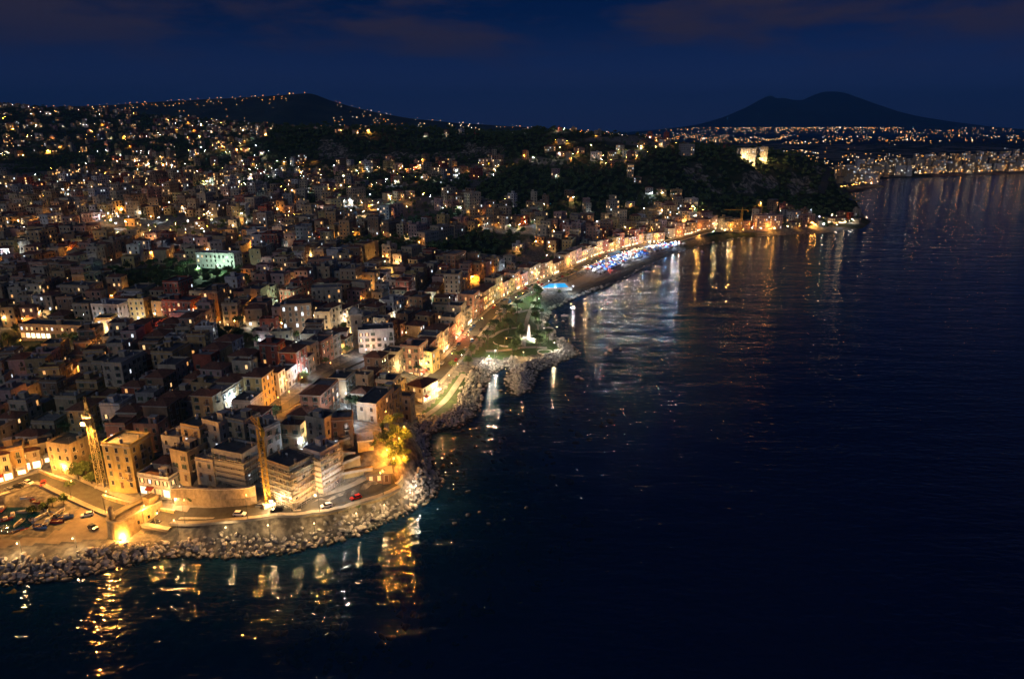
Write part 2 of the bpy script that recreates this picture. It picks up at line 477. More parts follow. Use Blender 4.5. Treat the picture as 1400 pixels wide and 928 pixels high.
green = np.clip(gw / 12 + 0.5, 0, 1) + np.clip((MY - 620) / 250, 0, 1) * np.clip((fbm(MX / 90, MY / 90, 3) - 0.42) * 5, 0, 1)
green = np.clip(np.maximum(green, (MY > 1250) * (MX < 500) * 0.9), 0, 1)
a = me.attributes.new('green', 'FLOAT', 'POINT'); a.data.foreach_set('value', green.ravel().astype(np.float32))
a = me.attributes.new('bare', 'FLOAT', 'POINT'); a.data.foreach_set('value', bare.ravel().astype(np.float32))
tag(link_mesh('ground', me), kind='structure')

# ------------------------------------------------------------------ sea
def sea_material():
    m, n, l, b = new_mat("sea_water")
    n.remove(b)
    out = n['Material Output']
    g = n.new('ShaderNodeNewGeometry')
    def wave(scale, sx, sy, rot, det, w):
        mp = n.new('ShaderNodeMapping'); mp.inputs['Scale'].default_value = (sx, sy, 1); mp.inputs['Rotation'].default_value = (0, 0, rot)
        l.new(g.outputs['Position'], mp.inputs[0])
        no = n.new('ShaderNodeTexNoise'); no.inputs['Scale'].default_value = scale; no.inputs['Detail'].default_value = det; no.inputs['Roughness'].default_value = 0.5
        l.new(mp.outputs[0], no.inputs['Vector'])
        mu = n.new('ShaderNodeMath'); mu.operation = 'MULTIPLY'; mu.inputs[1].default_value = w
        l.new(no.outputs[0], mu.inputs[0]); return mu.outputs[0]
    def add(a, c):
        s = n.new('ShaderNodeMath'); s.operation = 'ADD'; l.new(a, s.inputs[0]); l.new(c, s.inputs[1]); return s.outputs[0]
    h = add(add(wave(0.06, 0.3, 1.0, 0.16, 2, 3.0), wave(0.22, 0.3, 1.0, -0.1, 2, 1.0)), wave(0.5, 0.45, 1.0, 0.06, 2, 1.05))
    bp = n.new('ShaderNodeBump'); bp.inputs['Strength'].default_value = 1.0; bp.inputs['Distance'].default_value = 0.42
    l.new(h, bp.inputs['Height'])
    gl = n.new('ShaderNodeBsdfGlossy'); gl.inputs['Roughness'].default_value = 0.08; gl.inputs['Color'].default_value = (0.9, 0.95, 1, 1)
    l.new(bp.outputs[0], gl.inputs['Normal'])
    # the water's own faint blue back-scatter
    body = n.new('ShaderNodeBsdfDiffuse'); body.inputs['Color'].default_value = (0.008, 0.14, 0.48, 1)
    tr = n.new('ShaderNodeBsdfTransparent'); tr.inputs['Color'].default_value = (0.44, 0.66, 0.72, 1)
    fr = n.new('ShaderNodeFresnel'); fr.inputs['IOR'].default_value = 1.33; l.new(bp.outputs[0], fr.inputs['Normal'])
    bm = n.new('ShaderNodeMixShader'); bm.inputs[0].default_value = 0.09; l.new(tr.outputs[0], bm.inputs[1]); l.new(body.outputs[0], bm.inputs[2])
    mx = n.new('ShaderNodeMixShader')
    l.new(fr.outputs[0], mx.inputs[0]); l.new(bm.outputs[0], mx.inputs[1]); l.new(gl.outputs[0], mx.inputs[2])
    l.new(mx.outputs[0], out.inputs['Surface'])
    return m
M_SEA = sea_material()
mb = MB()
mb.add([(-26000, -1200, 0), (26000, -1200, 0), (26000, 29000, 0), (-26000, 29000, 0)], [(0, 1, 2, 3)])
tag(mb.build('sea', M_SEA), kind='structure')
mb = MB()   # deep bed beyond the modelled shallows, coloured blue for the water's back-scatter
mb.add([(-26000, -1200, -11.6), (26000, -1200, -11.6), (26000, 29000, -11.6), (-26000, 29000, -11.6)], [(0, 1, 2, 3)])
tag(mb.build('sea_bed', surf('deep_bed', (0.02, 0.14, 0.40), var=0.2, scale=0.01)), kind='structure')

# ------------------------------------------------------------------ far hills
def ridge(name, prof, D, depth, mat, base=0.0, rough=0.08, n=220, seed=0.0, skew=0.0):
    """a hill whose skyline follows the profile (image points at distance D), with spurs and gullies on its slopes"""
    P = np.array([at_d(px, py, D) for px, py in prof])
    xs = np.linspace(P[0, 0], P[-1, 0], n)
    top = np.interp(xs, P[:, 0], P[:, 2])
    ts = np.linspace(-1, 1, 41)
    X = np.repeat(xs[None], len(ts), 0)
    Yd = D + ts[:, None] * depth + np.zeros_like(X)
    fall = np.clip(1 - np.abs(ts), 0, 1)[:, None] ** 1.15
    nz = fbm(X / (depth * 0.28) + seed, Yd / (depth * 0.5) + seed, 5) - 0.5
    Z = base + (top - base)[None] * fall * (1 + rough * 6 * nz * (1 - fall) * 1.2) + (top - base)[None] * rough * 0.5 * nz * fall * (np.abs(ts)[:, None] > 0.03)
    ny, nx = X.shape
    ii = (np.arange(ny - 1)[:, None] * nx + np.arange(nx - 1)[None, :]).ravel()
    me = np_mesh(name, np.stack([X.ravel(), Yd.ravel(), Z.ravel()], 1), np.stack([ii, ii + 1, ii + nx + 1, ii + nx], 1), mat, smooth=True)
    o = tag(link_mesh(name, me), kind='structure')
    return X, Yd, Z
M_HILL = surf('far_hill_scrub', (0.05, 0.06, 0.035), scale=0.004, var=0.5)
M_HILL2 = surf('volcano_slope', (0.05, 0.05, 0.045), scale=0.0008, var=0.5)
HILL = ridge('hill_camaldoli', ((-300, 152), (-100, 150), (30, 148), (80, 146), (150, 144), (220, 139), (300, 135), (360, 132), (415, 128), (425, 128), (435, 131), (450, 137), (480, 146), (520, 155), (560, 162), (620, 168), (700, 173), (780, 177), (840, 182)), 6500, 2300, M_HILL, seed=3.1)
VES = ridge('volcano', ((880, 179), (930, 174), (960, 169), (990, 160), (1020, 147), (1040, 136), (1048, 132), (1055, 131), (1062, 135), (1072, 134), (1085, 137), (1098, 137), (1110, 131), (1125, 126), (1140, 125), (1155, 127), (1175, 137), (1200, 148), (1240, 158), (1290, 168), (1330, 174), (1400, 178), (1500, 181)), 22000, 6500, M_HILL2, rough=0.05, seed=8.7)
POS = ridge('hill_posillipo', ((1040, 205), (1100, 201), (1160, 199), (1230, 197), (1300, 196), (1360, 197), (1400, 199), (1500, 202), (1700, 205)), 5600, 700, M_HILL, seed=5.5, base=2)
mb = MB()
mb.add([(-25500, 5150, 9), (9000, 5150, 9), (25500, 12500, 9), (25500, 28900, 30), (-25500, 28900, 30)], [(0, 1, 2, 3, 4)])
tag(mb.build('coastal_plain', surf('plain_soil', (0.018, 0.018, 0.016), scale=0.003)), kind='structure')
# ------------------------------------------------------------------ house kit
WALLS = {
    'cream': (0.46, 0.39, 0.28), 'ochre': (0.42, 0.29, 0.14), 'salmon': (0.42, 0.23, 0.16), 'red': (0.30, 0.085, 0.055), 'white': (0.58, 0.56, 0.52),
    'grey': (0.29, 0.28, 0.26), 'sandstone': (0.38, 0.30, 0.19), 'pink': (0.44, 0.29, 0.26), 'brown': (0.25, 0.16, 0.10), 'yellow': (0.48, 0.37, 0.15)}
WM = {k: surf('plaster_' + k, v, scale=0.35, var=0.3, bump=0.25, stain=0.55) for k, v in WALLS.items()}
M_TRIM = surf('stone_trim', (0.42, 0.39, 0.34), scale=1.0, var=0.3)
ROOFM = {'bitumen': surf('roof_bitumen', (0.10, 0.10, 0.105), scale=0.5, var=0.4, bump=0.2), 'concrete': surf('roof_concrete', (0.24, 0.23, 0.22), scale=0.5, var=0.45, bump=0.2),
         'clay': surf('roof_clay_floor', (0.20, 0.10, 0.07), scale=0.5, var=0.4, bump=0.2)}
def tile_material():
    m, n, l, b = new_mat('roof_tiles')
    t = n.new('ShaderNodeTexCoord'); oi = n.new('ShaderNodeObjectInfo')
    w = n.new('ShaderNodeTexWave'); w.wave_type = 'BANDS'; w.bands_direction = 'X'; w.inputs['Scale'].default_value = 1.3; w.inputs['Distortion'].default_value = 0.6
    no = n.new('ShaderNodeTexNoise'); no.inputs['Scale'].default_value = 1.2; no.inputs['Detail'].default_value = 6
    l.new(t.outputs['Object'], w.inputs[0]); l.new(t.outputs['Object'], no.inputs['Vector'])
    r = n.new('ShaderNodeValToRGB')
    r.color_ramp.elements[0].color = (0.11, 0.045, 0.03, 1); r.color_ramp.elements[1].color = (0.27, 0.11, 0.06, 1)
    r.color_ramp.elements[0].position = 0.3; r.color_ramp.elements[1].position = 0.7
    l.new(no.outputs[0], r.inputs[0]); l.new(r.outputs[0], b.inputs['Base Color'])
    bp = n.new('ShaderNodeBump'); bp.inputs['Strength'].default_value = 0.7; bp.inputs['Distance'].default_value = 0.12
    l.new(w.outputs['Fac'], bp.inputs['Height']); l.new(bp.outputs[0], b.inputs['Normal'])
    b.inputs['Roughness'].default_value = 0.9
    return m
ROOFM['tile'] = tile_material()
def glass_mat():
    m, n, l, b = new_mat('window_glass')
    b.inputs['Base Color'].default_value = (0.012, 0.014, 0.018, 1); b.inputs['Roughness'].default_value = 0.15
    return m
M_GLASS = glass_mat()
M_SHUT = surf('shutter_paint', (0.06, 0.09, 0.06), scale=2, var=0.3)
M_SHUT2 = surf('shutter_wood', (0.12, 0.07, 0.04), scale=2, var=0.3)
M_IRON = surf('iron_rail', (0.03, 0.03, 0.032), rough=0.5, var=0.2)
M_STEEL = surf('galvanised', (0.35, 0.35, 0.36), rough=0.45, var=0.2, metal=0.5)
M_BLUETANK = surf('tank_plastic', (0.30, 0.31, 0.33), rough=0.5, var=0.2)
L_WARM = emit('window_light_warm', (1, .60, .24), 1.5)
L_COOL = emit('window_light_cool', (.85, .92, 1), 1.3)
L_ORNG = emit('window_light_amber', (1, .45, .12), 1.2)
L_SHOP = emit('shop_light', (1, .74, .42), 3.0)
M_AWN = surf('awning_red', (0.32, 0.04, 0.03), var=0.3)
M_AWN2 = surf('awning_white', (0.55, 0.53, 0.5), var=0.2)

def win_mesh(name, w, h, pane, shutters=None, arch=False, deep=0.10):
    """a window in its stone surround; y = 0 is the wall face, -y is outward"""
    mb = MB()
    f = 0.13
    if arch:
        pts = [(-w / 2, 0), (w / 2, 0)] + [(w / 2 * math.cos(a), h - w / 2 + w / 2 * math.sin(a)) for a in np.linspace(0, math.pi, 7)]
    else:
        pts = [(-w / 2, 0), (w / 2, 0), (w / 2, h), (-w / 2, h)]
    k = len(pts)
    cx, cz = 0, h / 2
    outer = [(x + (f if x > 0.01 else -f if x < -0.01 else 0), z + (f if z > h * 0.5 else -f)) for x, z in pts]
    vs = [(x, -deep, z) for x, z in outer] + [(x, -deep, z) for x, z in pts] + [(x, -0.03, z) for x, z in pts] + [(x, 0.02, z) for x, z in outer]
    fs = []
    for i in range(k):
        j = (i + 1) % k
        fs += [(i, j, j + k, i + k), (i + k, j + k, j + 2 * k, i + 2 * k), (j, i, i + 3 * k, j + 3 * k)]
    mb.add(vs, fs, 0)
    mb.add([(x, -0.03, z) for x, z in pts], [tuple(range(k))], 1)
    mb.box(-0.03, 0.03, -0.06, -0.03, 0, h, 0)
    mb.box(-w / 2 - 0.2, w / 2 + 0.2, -deep - 0.12, 0, -f - 0.1, -f, 0)
    mats = [M_TRIM, pane]
    if shutters:
        for s in (-1, 1):
            mb.box(s * (w / 2 + 0.05) if s > 0 else -w / 2 - 0.05 - w / 2, (w / 2 + 0.05 + w / 2) if s > 0 else -w / 2 - 0.05, -deep - 0.05, -deep, 0, h, 2)
        mats.append(shutters)
    return mesh_of(name, mb, mats)
WIN = {}
for nm, pane in (('dark', M_GLASS), ('warm', L_WARM), ('cool', L_COOL), ('amber', L_ORNG), ('shut', M_SHUT), ('shutb', M_SHUT2)):
    WIN[nm] = win_mesh('window', 1.05, 1.7, pane)
    WIN[nm + '_open'] = win_mesh('window', 1.0, 1.7, pane, M_SHUT if nm != 'amber' else M_SHUT2)
    WIN[nm + '_french'] = win_mesh('window', 1.1, 2.2, pane)
    WIN[nm + '_small'] = win_mesh('window', 0.7, 0.9, pane)
    WIN[nm + '_arch'] = win_mesh('window', 1.2, 2.2, pane, arch=True)
def mk_door():
    mb = MB(); mb.box(-0.75, 0.75, -0.12, 0.02, 0, 2.6, 0); mb.box(-0.6, 0.6, -0.16, -0.12, 0.0, 2.45, 1); mb.box(0.38, 0.46, -0.22, -0.16, 1.1, 1.25, 0)
    return mesh_of('door', mb, [M_TRIM, M_SHUT2])
DOOR = mk_door()
def mk_shop(lit):
    mb = MB(); mb.box(-1.35, 1.35, -0.1, 0.02, 0, 2.9, 0); mb.box(-1.2, 1.2, -0.14, -0.1, 0.05, 2.7, 1); mb.box(-0.04, 0.04, -0.18, -0.14, 0.05, 2.7, 0)
    return mesh_of('shopfront', mb, [M_TRIM, lit])
SHOP = {'lit': mk_shop(L_SHOP), 'amber': mk_shop(L_ORNG), 'shut': mk_shop(M_STEEL)}
def mk_awning(mat):
    mb = MB()
    vs = [(-1.5, 0, 3.1), (1.5, 0, 3.1), (1.5, -1.5, 2.5), (-1.5, -1.5, 2.5), (-1.5, -1.5, 2.25), (1.5, -1.5, 2.25)]
    mb.add(vs, [(0, 1, 2, 3), (3, 2, 5, 4)], 0); mb.add([(p[0], p[1], p[2] - 0.05) for p in vs], [(3, 2, 1, 0), (4, 5, 2, 3)], 0)
    return mesh_of('awning', mb, mat)
AWN = [mk_awning(M_AWN), mk_awning(M_AWN2)]
def mk_balcony(w):
    mb = MB(); mb.box(-w / 2, w / 2, -1.0, 0, -0.18, 0, 0)
    mb.bar((-w / 2, -0.95, 1.0), (w / 2, -0.95, 1.0), 0.06, 1)
    for x in np.linspace(-w / 2 + 0.05, w / 2 - 0.05, int(w / 0.28)): mb.box(x - 0.02, x + 0.02, -0.97, -0.93, 0, 1.0, 1)
    for s in (-1, 1): mb.bar((s * w / 2, -0.95, 1.0), (s * w / 2, 0, 1.0), 0.06, 1); mb.box(s * w / 2 - 0.03, s * w / 2 + 0.03, -0.5, -0.45, 0, 1, 1)
    return mesh_of('balcony', mb, [M_TRIM, M_IRON])
BALC = {2: mk_balcony(2.0), 5: mk_balcony(4.6)}
def mk_chimney():
    mb = MB(); mb.box(-0.35, 0.35, -0.3, 0.3, 0, 1.4, 0); mb.box(-0.45, 0.45, -0.4, 0.4, 1.4, 1.55, 1); mb.box(-0.2, 0.2, -0.15, 0.15, 1.55, 1.8, 1)
    return mesh_of('chimney', mb, [WM['sandstone'], M_TRIM])
CHIM = mk_chimney()
def mk_tank():
    mb = MB(); mb.tube([(0, 0, 0.3), (0, 0, 1.7)], 0.6, 10, 0); mb.tube([(0, 0, 1.7), (0, 0, 1.9)], [0.5, 0.15], 10, 0)
    for s in (-1, 1): mb.box(-0.5, 0.5, s * 0.35 - 0.06, s * 0.35 + 0.06, 0, 0.3, 1)
    return mesh_of('water_tank', mb, [M_BLUETANK, M_TRIM])
TANK = mk_tank()
def mk_dish():
    mb = MB(); mb.bar((0, 0, 0), (0, 0, 1.3), 0.06, 0)
    n = 10
    mb.add([(0, 0.0, 1.3)] + [(0.45 * math.cos(2 * math.pi * i / n), -0.22, 1.3 + 0.45 * math.sin(2 * math.pi * i / n)) for i in range(n)], [(0, 1 + i, 1 + (i + 1) % n) for i in range(n)], 0)
    mb.bar((0, 0, 1.3), (0, -0.45, 1.25), 0.04, 0)
    return mesh_of('satellite_dish', mb, M_AWN2)
DISH = mk_dish()
def mk_antenna():
    mb = MB(); mb.bar((0, 0, 0), (0, 0, 2.8), 0.05); mb.bar((-0.7, 0, 2.6), (0.7, 0, 2.6), 0.04)
    for x in (-0.6, -0.3, 0, 0.3, 0.6): mb.bar((x, -0.3, 2.6), (x, 0.3, 2.6), 0.03)
    return mesh_of('antenna', mb, M_STEEL)
ANT = mk_antenna()
def mk_hut(wm):
    mb = MB(); mb.box(-1.4, 1.4, -1.3, 1.3, 0, 2.4, 0); mb.box(-1.55, 1.55, -1.45, 1.45, 2.4, 2.58, 1); mb.box(-0.45, 0.45, -1.34, -1.3, 0, 2.0, 2)
    return mesh_of('stair_hut', mb, [wm, M_TRIM, M_SHUT2])
HUT = {k: mk_hut(v) for k, v in WM.items()}
def mk_ac():
    mb = MB(); mb.box(-0.45, 0.45, -0.38, 0, 0, 0.65, 0); mb.tube([(0, -0.385, 0.32), (0, -0.40, 0.32)], 0.26, 10, 1)
    return mesh_of('air_conditioner', mb, [M_AWN2, M_IRON])
ACU = mk_ac()

def child(name, me, parent, loc, rz=0.0):
    o = bpy.data.objects.new(name, me)
    o.parent = parent; o.location = loc; o.rotation_euler = (0, 0, rz)
    COL.objects.link(o)
    return o

FACES = ((0, (0, -1)), (1, (1, 0)), (2, (0, 1)), (3, (-1, 0)))
def facade_slots(w, d, f):
    """length of a face and a function from (along, z) to local location and rotation"""
    L = w if f in (0, 2) else d
    rz = (0, math.pi / 2, math.pi, -math.pi / 2)[f]
    off = d / 2 if f in (0, 2) else w / 2
    c, s = math.cos(rz), math.sin(rz)
    return L, rz, lambda a, z, out=0.0: (a * c + (off + out) * s, a * s - (off + out) * c, z)

FIRST_H, ST_H = 3.7, 3.15
HOUSES = []          # records for the labels
def lit_pick(r, p):
    u = r.random()
    if u < p: return r.choice(('warm', 'warm', 'amber', 'cool'))
    return r.choice(('dark', 'dark', 'dark', 'shut', 'shutb'))

def wall_mesh(w, d, H, wm, below, cornice=True, bands=()):
    mb = MB()
    mb.box(-w / 2, w / 2, -d / 2, d / 2, -below, H, 0, bottom=False)
    if cornice: mb.box(-w / 2 - 0.22, w / 2 + 0.22, -d / 2 - 0.22, d / 2 + 0.22, H - 0.45, H - 0.12, 1)
    for z in bands: mb.box(-w / 2 - 0.07, w / 2 + 0.07, -d / 2 - 0.07, d / 2 + 0.07, z - 0.12, z + 0.05, 1)
    return mb

def roof_mesh(w, d, H, kind, r):
    mb = MB()
    if kind == 'tile':
        o = 0.5; rise = min(w, d) * 0.22
        a, b = w / 2 + o, d / 2 + o
        if w >= d: rg = [(-a + b * 0.9, 0), (a - b * 0.9, 0)]
        else: rg = [(0, -b + a * 0.9), (0, b - a * 0.9)]
        z0 = H + 0.02
        vs = [(-a, -b, z0), (a, -b, z0), (a, b, z0), (-a, b, z0), (*rg[0], z0 + rise), (*rg[1], z0 + rise)]
        if w >= d: fs = [(0, 1, 5, 4), (1, 2, 5), (2, 3, 4, 5), (3, 0, 4)]
        else: fs = [(0, 1, 4), (1, 2, 5, 4), (2, 3, 5), (3, 0, 4, 5)]
        mb.add(vs, fs, 0)
        mb.box(-a, a, -b, b, z0 - 0.14, z0 - 0.01, 1)
        return mb, rise
    p = 0.9
    mb.add([(-w / 2 + 0.25, -d / 2 + 0.25, H + 0.05), (w / 2 - 0.25, -d / 2 + 0.25, H + 0.05), (w / 2 - 0.25, d / 2 - 0.25, H + 0.05), (-w / 2 + 0.25, d / 2 - 0.25, H + 0.05)], [(0, 1, 2, 3)], 0)
    for x0, x1, y0, y1 in ((-w / 2, w / 2, -d / 2, -d / 2 + 0.25), (-w / 2, w / 2, d / 2 - 0.25, d / 2), (-w / 2, -w / 2 + 0.25, -d / 2 + 0.25, d / 2 - 0.25), (w / 2 - 0.25, w / 2, -d / 2 + 0.25, d / 2 - 0.25)):
        mb.box(x0, x1, y0, y1, H + 0.01, H + p, 1, bottom=False)
    return mb, 0.05

def make_house(x, y, rz, w, d, st, col, roof, detail, name='house', cat='house', r=None, lit=0.14, shops=False, balc=0.3, arch=False, z=None, group=None, first_h=FIRST_H, special=None, clutter=True):
    r = r or RND
    c, s = math.cos(rz), math.sin(rz)
    zs = [hgt(x + a * w / 2 * c - b * d / 2 * s, y + a * w / 2 * s + b * d / 2 * c) for a in (-1, 1) for b in (-1, 1)]
    zb = (sum(zs) / 4 if z is None else z)
    H = first_h + (st - 1) * ST_H + 0.5
    root = empty(name, (x, y, zb), rz)
    bands = [first_h] if r.random() < 0.5 else ([first_h + k * ST_H for k in range(st - 1)] if r.random() < 0.3 else [])
    wmb = wall_mesh(w, d, H, WM[col], max(zb - min(zs), 0) + 1.5, r.random() < 0.75, bands)
    mats = [WM[col], M_TRIM]
    baked = detail < 2
    if baked: mats += [M_GLASS, L_WARM, L_COOL, L_ORNG, M_SHUT, M_SHUT2, L_SHOP]
    mi = {'dark': 2, 'warm': 3, 'cool': 4, 'amber': 5, 'shut': 6, 'shutb': 7}
    vx, vy = -x, -y
    vl = math.hypot(vx, vy)
    openw = r.random() < 0.35
    todo = []
    for f, (nx_, ny_) in FACES:
        wx, wy = nx_ * c - ny_ * s, nx_ * s + ny_ * c
        if (wx * vx + wy * vy) / vl < -0.12: continue
        L, frz, at = facade_slots(w, d, f)
        n = max(1, int((L - 0.8) / (2.7 if not openw else 3.0)))
        blind = r.random() < 0.12 and st < 5 and special is None
        pitch = L / n
        for k in range(st):
            zf = 0 if k == 0 else first_h + (k - 1) * ST_H
            for i in range(n):
                a = -L / 2 + pitch * (i + 0.5)
                if k == 0:
                    if shops:
                        kind = 'lit' if r.random() < 0.6 else r.choice(('amber', 'shut'))
                        if baked: todo.append((at, a, 0.1, min(2.4, pitch * 0.75), 2.7, 8 if kind == 'lit' else 5 if kind == 'amber' else 6))
                        else:
                            child('shopfront', SHOP[kind], root, at(a, 0, 0), frz)
                            if r.random() < 0.4: child('awning', r.choice(AWN), root, at(a, 0, 0), frz)
                        continue
                    if i == n // 2 and f in (0, 1):
                        if baked: todo.append((at, a, 0.0, 1.3, 2.5, 7))
                        else: child('door', DOOR, root, at(a, 0, 0), frz)
                        continue
                if blind and r.random() < 0.8: continue
                if r.random() < 0.07: continue
                pk = lit_pick(r, lit)
                if baked: todo.append((at, a, zf + 0.95, 1.1, 1.7, mi[pk])); continue
                if arch: child('window', WIN[pk + '_arch'], root, at(a, zf + 0.7, 0), frz)
                elif k > 0 and r.random() < balc:
                    child('window', WIN[pk + '_french'], root, at(a, zf + 0.12, 0), frz)
                    child('balcony', BALC[2], root, at(a, zf + 0.1, 0), frz)
                else:
                    child('window', WIN[pk + ('_open' if openw else '')], root, at(a, zf + 0.95, 0), frz)
                    if r.random() < 0.05: child('air_conditioner', ACU, root, at(a + 0.9, zf + 0.3, 0), frz)
    if baked:
        for at, a, z0, ww, hh, m in todo:
            p = [at(a - ww / 2, z0, 0.05), at(a + ww / 2, z0, 0.05), at(a + ww / 2, z0 + hh, 0.05), at(a - ww / 2, z0 + hh, 0.05)]
            wmb.add(p, [(0, 1, 2, 3)], m)
            q = [at(a - ww / 2 - 0.15, z0 - 0.12, 0.03), at(a + ww / 2 + 0.15, z0 - 0.12, 0.03), at(a + ww / 2 + 0.15, z0 + hh + 0.15, 0.03), at(a - ww / 2 - 0.15, z0 + hh + 0.15, 0.03)]
            wmb.add(q, [(0, 1, 2, 3)], 1)
    wmb.build('wall', mats, root)
    rm, rise = roof_mesh(w, d, H, roof, r)
    ro = rm.build('roof', [ROOFM[roof], M_TRIM if roof == 'tile' else WM[col]], root)
    feat = []
    if clutter:
        if roof == 'tile':
            if r.random() < 0.7: child('chimney', CHIM, ro, (r.uniform(-.25, .25) * w, r.uniform(-.2, .2) * d, H + rise * 0.4)); feat.append('chimney')
        else:
            if r.random() < 0.5 and min(w, d) > 6.5: child('stair_hut', HUT[col], ro, (r.uniform(-.2, .2) * w, r.uniform(-.2, .2) * d, H + 0.06), r.choice((0, math.pi / 2))); feat.append('rooftop stair hut')
            for _ in range(r.choice((0, 1, 1, 2))): child('chimney', CHIM, ro, (r.choice((-.38, .38)) * w, r.uniform(-.38, .38) * d, H + 0.06))
            if r.random() < 0.35: child('water_tank', TANK, ro, (r.uniform(-.35, .35) * w, r.choice((-.32, .32)) * d, H + 0.06)); feat.append('roof water tank')
            if detail == 2 and r.random() < 0.5: child('satellite_dish', DISH, ro, (r.uniform(-.38, .38) * w, r.uniform(-.38, .38) * d, H + 0.06), r.uniform(0, 1))
            if detail == 2 and r.random() < 0.4: child('antenna', ANT, ro, (r.uniform(-.38, .38) * w, r.uniform(-.38, .38) * d, H + 0.06), r.uniform(0, 3))
    rec = dict(o=root, x=x, y=y, z=zb, w=w, d=d, H=H, st=st, col=col, roof=roof, feat=feat, shops=shops, name=name)
    if special: tag(root, special, cat, group)
    else:
        HOUSES.append(rec)
        tag(root, None, cat, group or 'houses packed along the town streets')
    return rec
# ------------------------------------------------------------------ roads, paths and open ground
OBST = []                 # (x, y, radius) kept free of houses and trees
def block(x, y, r): OBST.append((x, y, r))
M_ASPH = surf('asphalt', (0.055, 0.053, 0.05), scale=0.4, var=0.35, bump=0.1)
M_PAVE = surf('pavement', (0.24, 0.22, 0.19), scale=0.5, var=0.3, bump=0.1)
M_KERB = surf('kerb_stone', (0.30, 0.29, 0.27), scale=1, var=0.3)
M_LINE = surf('road_paint', (0.75, 0.74, 0.70), scale=2, var=0.15)
M_SAND = surf('beach_sand', (0.24, 0.19, 0.13), scale=0.25, var=0.3, bump=0.2)
M_TUFF = surf('tuff_masonry', (0.34, 0.26, 0.14), scale=0.7, var=0.45, bump=0.5, stain=0.5)
M_TUFF2 = surf('tuff_grey', (0.24, 0.20, 0.15), scale=0.6, var=0.45, bump=0.5, stain=0.5)
M_LAWN = surf('lawn', (0.05, 0.085, 0.025), scale=0.5, var=0.5, bump=0.3)

def dense(pts, step):
    out = [np.array(pts[0], float)]
    for a, b in zip(pts[:-1], pts[1:]):
        a, b = np.array(a, float), np.array(b, float)
        n = max(1, int(np.linalg.norm(b - a) / step))
        for k in range(1, n + 1): out.append(a + (b - a) * k / n)
    return out
def smooth_line(pts, it=2):
    pts = [np.array(p, float) for p in pts]
    for _ in range(it):
        q = [pts[0]]
        for a, b in zip(pts[:-1], pts[1:]): q += [a * 0.75 + b * 0.25, a * 0.25 + b * 0.75]
        pts = q + [pts[-1]]
    return pts
def normals2(P):
    T = np.gradient(P, axis=0); T /= np.linalg.norm(T, axis=1, keepdims=True) + 1e-9
    return np.stack([T[:, 1], -T[:, 0]], 1), T          # right-hand side of travel
def ribbon(name, P, off0, off1, lift, mat, kind='structure', wall=0.0, flat=True):
    N, _ = normals2(P)
    V, F = [], []
    zc = height(P[:, 0], P[:, 1])
    k = 4
    for t in np.linspace(off0, off1, k):
        q = P + N * t
        z = height(q[:, 0], q[:, 1])
        V.append(np.stack([q[:, 0], q[:, 1], np.maximum(z, zc if flat else z) + lift], 1))
    n = len(P)
    V = np.concatenate(V)
    for j in range(k - 1):
        for i in range(n - 1): F.append((j * n + i, (j + 1) * n + i, (j + 1) * n + i + 1, j * n + i + 1))
    mb = MB(); mb.add(V, [f[::-1] for f in F])
    if wall:
        for j, sgn in ((0, 1), (k - 1, -1)):
            e = V[j * n:(j + 1) * n]
            lo = e.copy(); lo[:, 2] -= wall
            fs = [(i, i + 1, n + i + 1, n + i) if sgn > 0 else (i + 1, i, n + i, n + i + 1) for i in range(n - 1)]
            mb.add(np.concatenate([e, lo]), fs)
    o = mb.build(name, mat)
    return tag(o, kind=kind) if kind else o
def road(px, w, name='road', kerb=True, lines=False, mat=None, lift=0.22, path=False):
    P = np.array(dense(smooth_line([np.array(hit(*p)[:2]) for p in px]), 3.0))
    ribbon('path' if path else 'road', P, -w / 2, w / 2, lift, mat or M_ASPH, wall=0.8)
    if kerb:
        for s in (-1, 1):
            ribbon('pavement', P, *sorted((s * w / 2, s * (w / 2 + 1.8))), lift + 0.13, M_PAVE, wall=0.9)
    if lines:
        N, T = normals2(P); mb = MB()
        for i in range(0, len(P) - 2, 3):
            a, b = P[i], P[i + 1]; n = N[i] * 0.09
            z0, z1 = hgt(*a) + lift + 0.05, hgt(*b) + lift + 0.05
            mb.add([(a[0] - n[0], a[1] - n[1], z0), (a[0] + n[0], a[1] + n[1], z0), (b[0] + n[0], b[1] + n[1], z1), (b[0] - n[0], b[1] - n[1], z1)], [(0, 1, 2, 3)])
        tag(mb.build('road_marking', M_LINE), kind='structure')
    for p in P[::2]: block(p[0], p[1], w / 2 + (2 if kerb else 0.3))
    return P
R_SEA = road([(588, 524), (606, 506), (638, 468), (660, 441), (686, 416), (720, 398), (755, 381), (800, 362), (850, 345), (905, 331), (960, 322.5), (1010, 315.5), (1060, 313)], 8, lines=True)
R_CLIFF = road([(246, 706), (300, 706), (350, 702), (400, 698), (440, 693), (480, 684), (515, 673), (538, 663)], 6, lines=False)
R_PORT = road([(-30, 690), (20, 664), (62, 650), (100, 668), (150, 690), (200, 706), (246, 714)], 7, lines=True)
R_ARC = road([(-20, 476), (40, 478), (95, 478), (140, 470), (190, 462)], 6, kerb=False)
R_HILL = road([(60, 314), (105, 312), (160, 309), (215, 318), (270, 330), (330, 338)], 7, kerb=False)
R_IN = road([(300, 496), (345, 489), (380, 476), (430, 470), (470, 466)], 5, kerb=False)
R_STREET = road([(360, 570), (395, 556), (430, 528), (470, 500), (520, 480), (560, 468), (612, 458)], 5, kerb=False)
R_BAG = road([(1122, 266), (1150, 262), (1190, 257), (1220, 250), (1270, 242.5), (1340, 238)], 12, kerb=False)

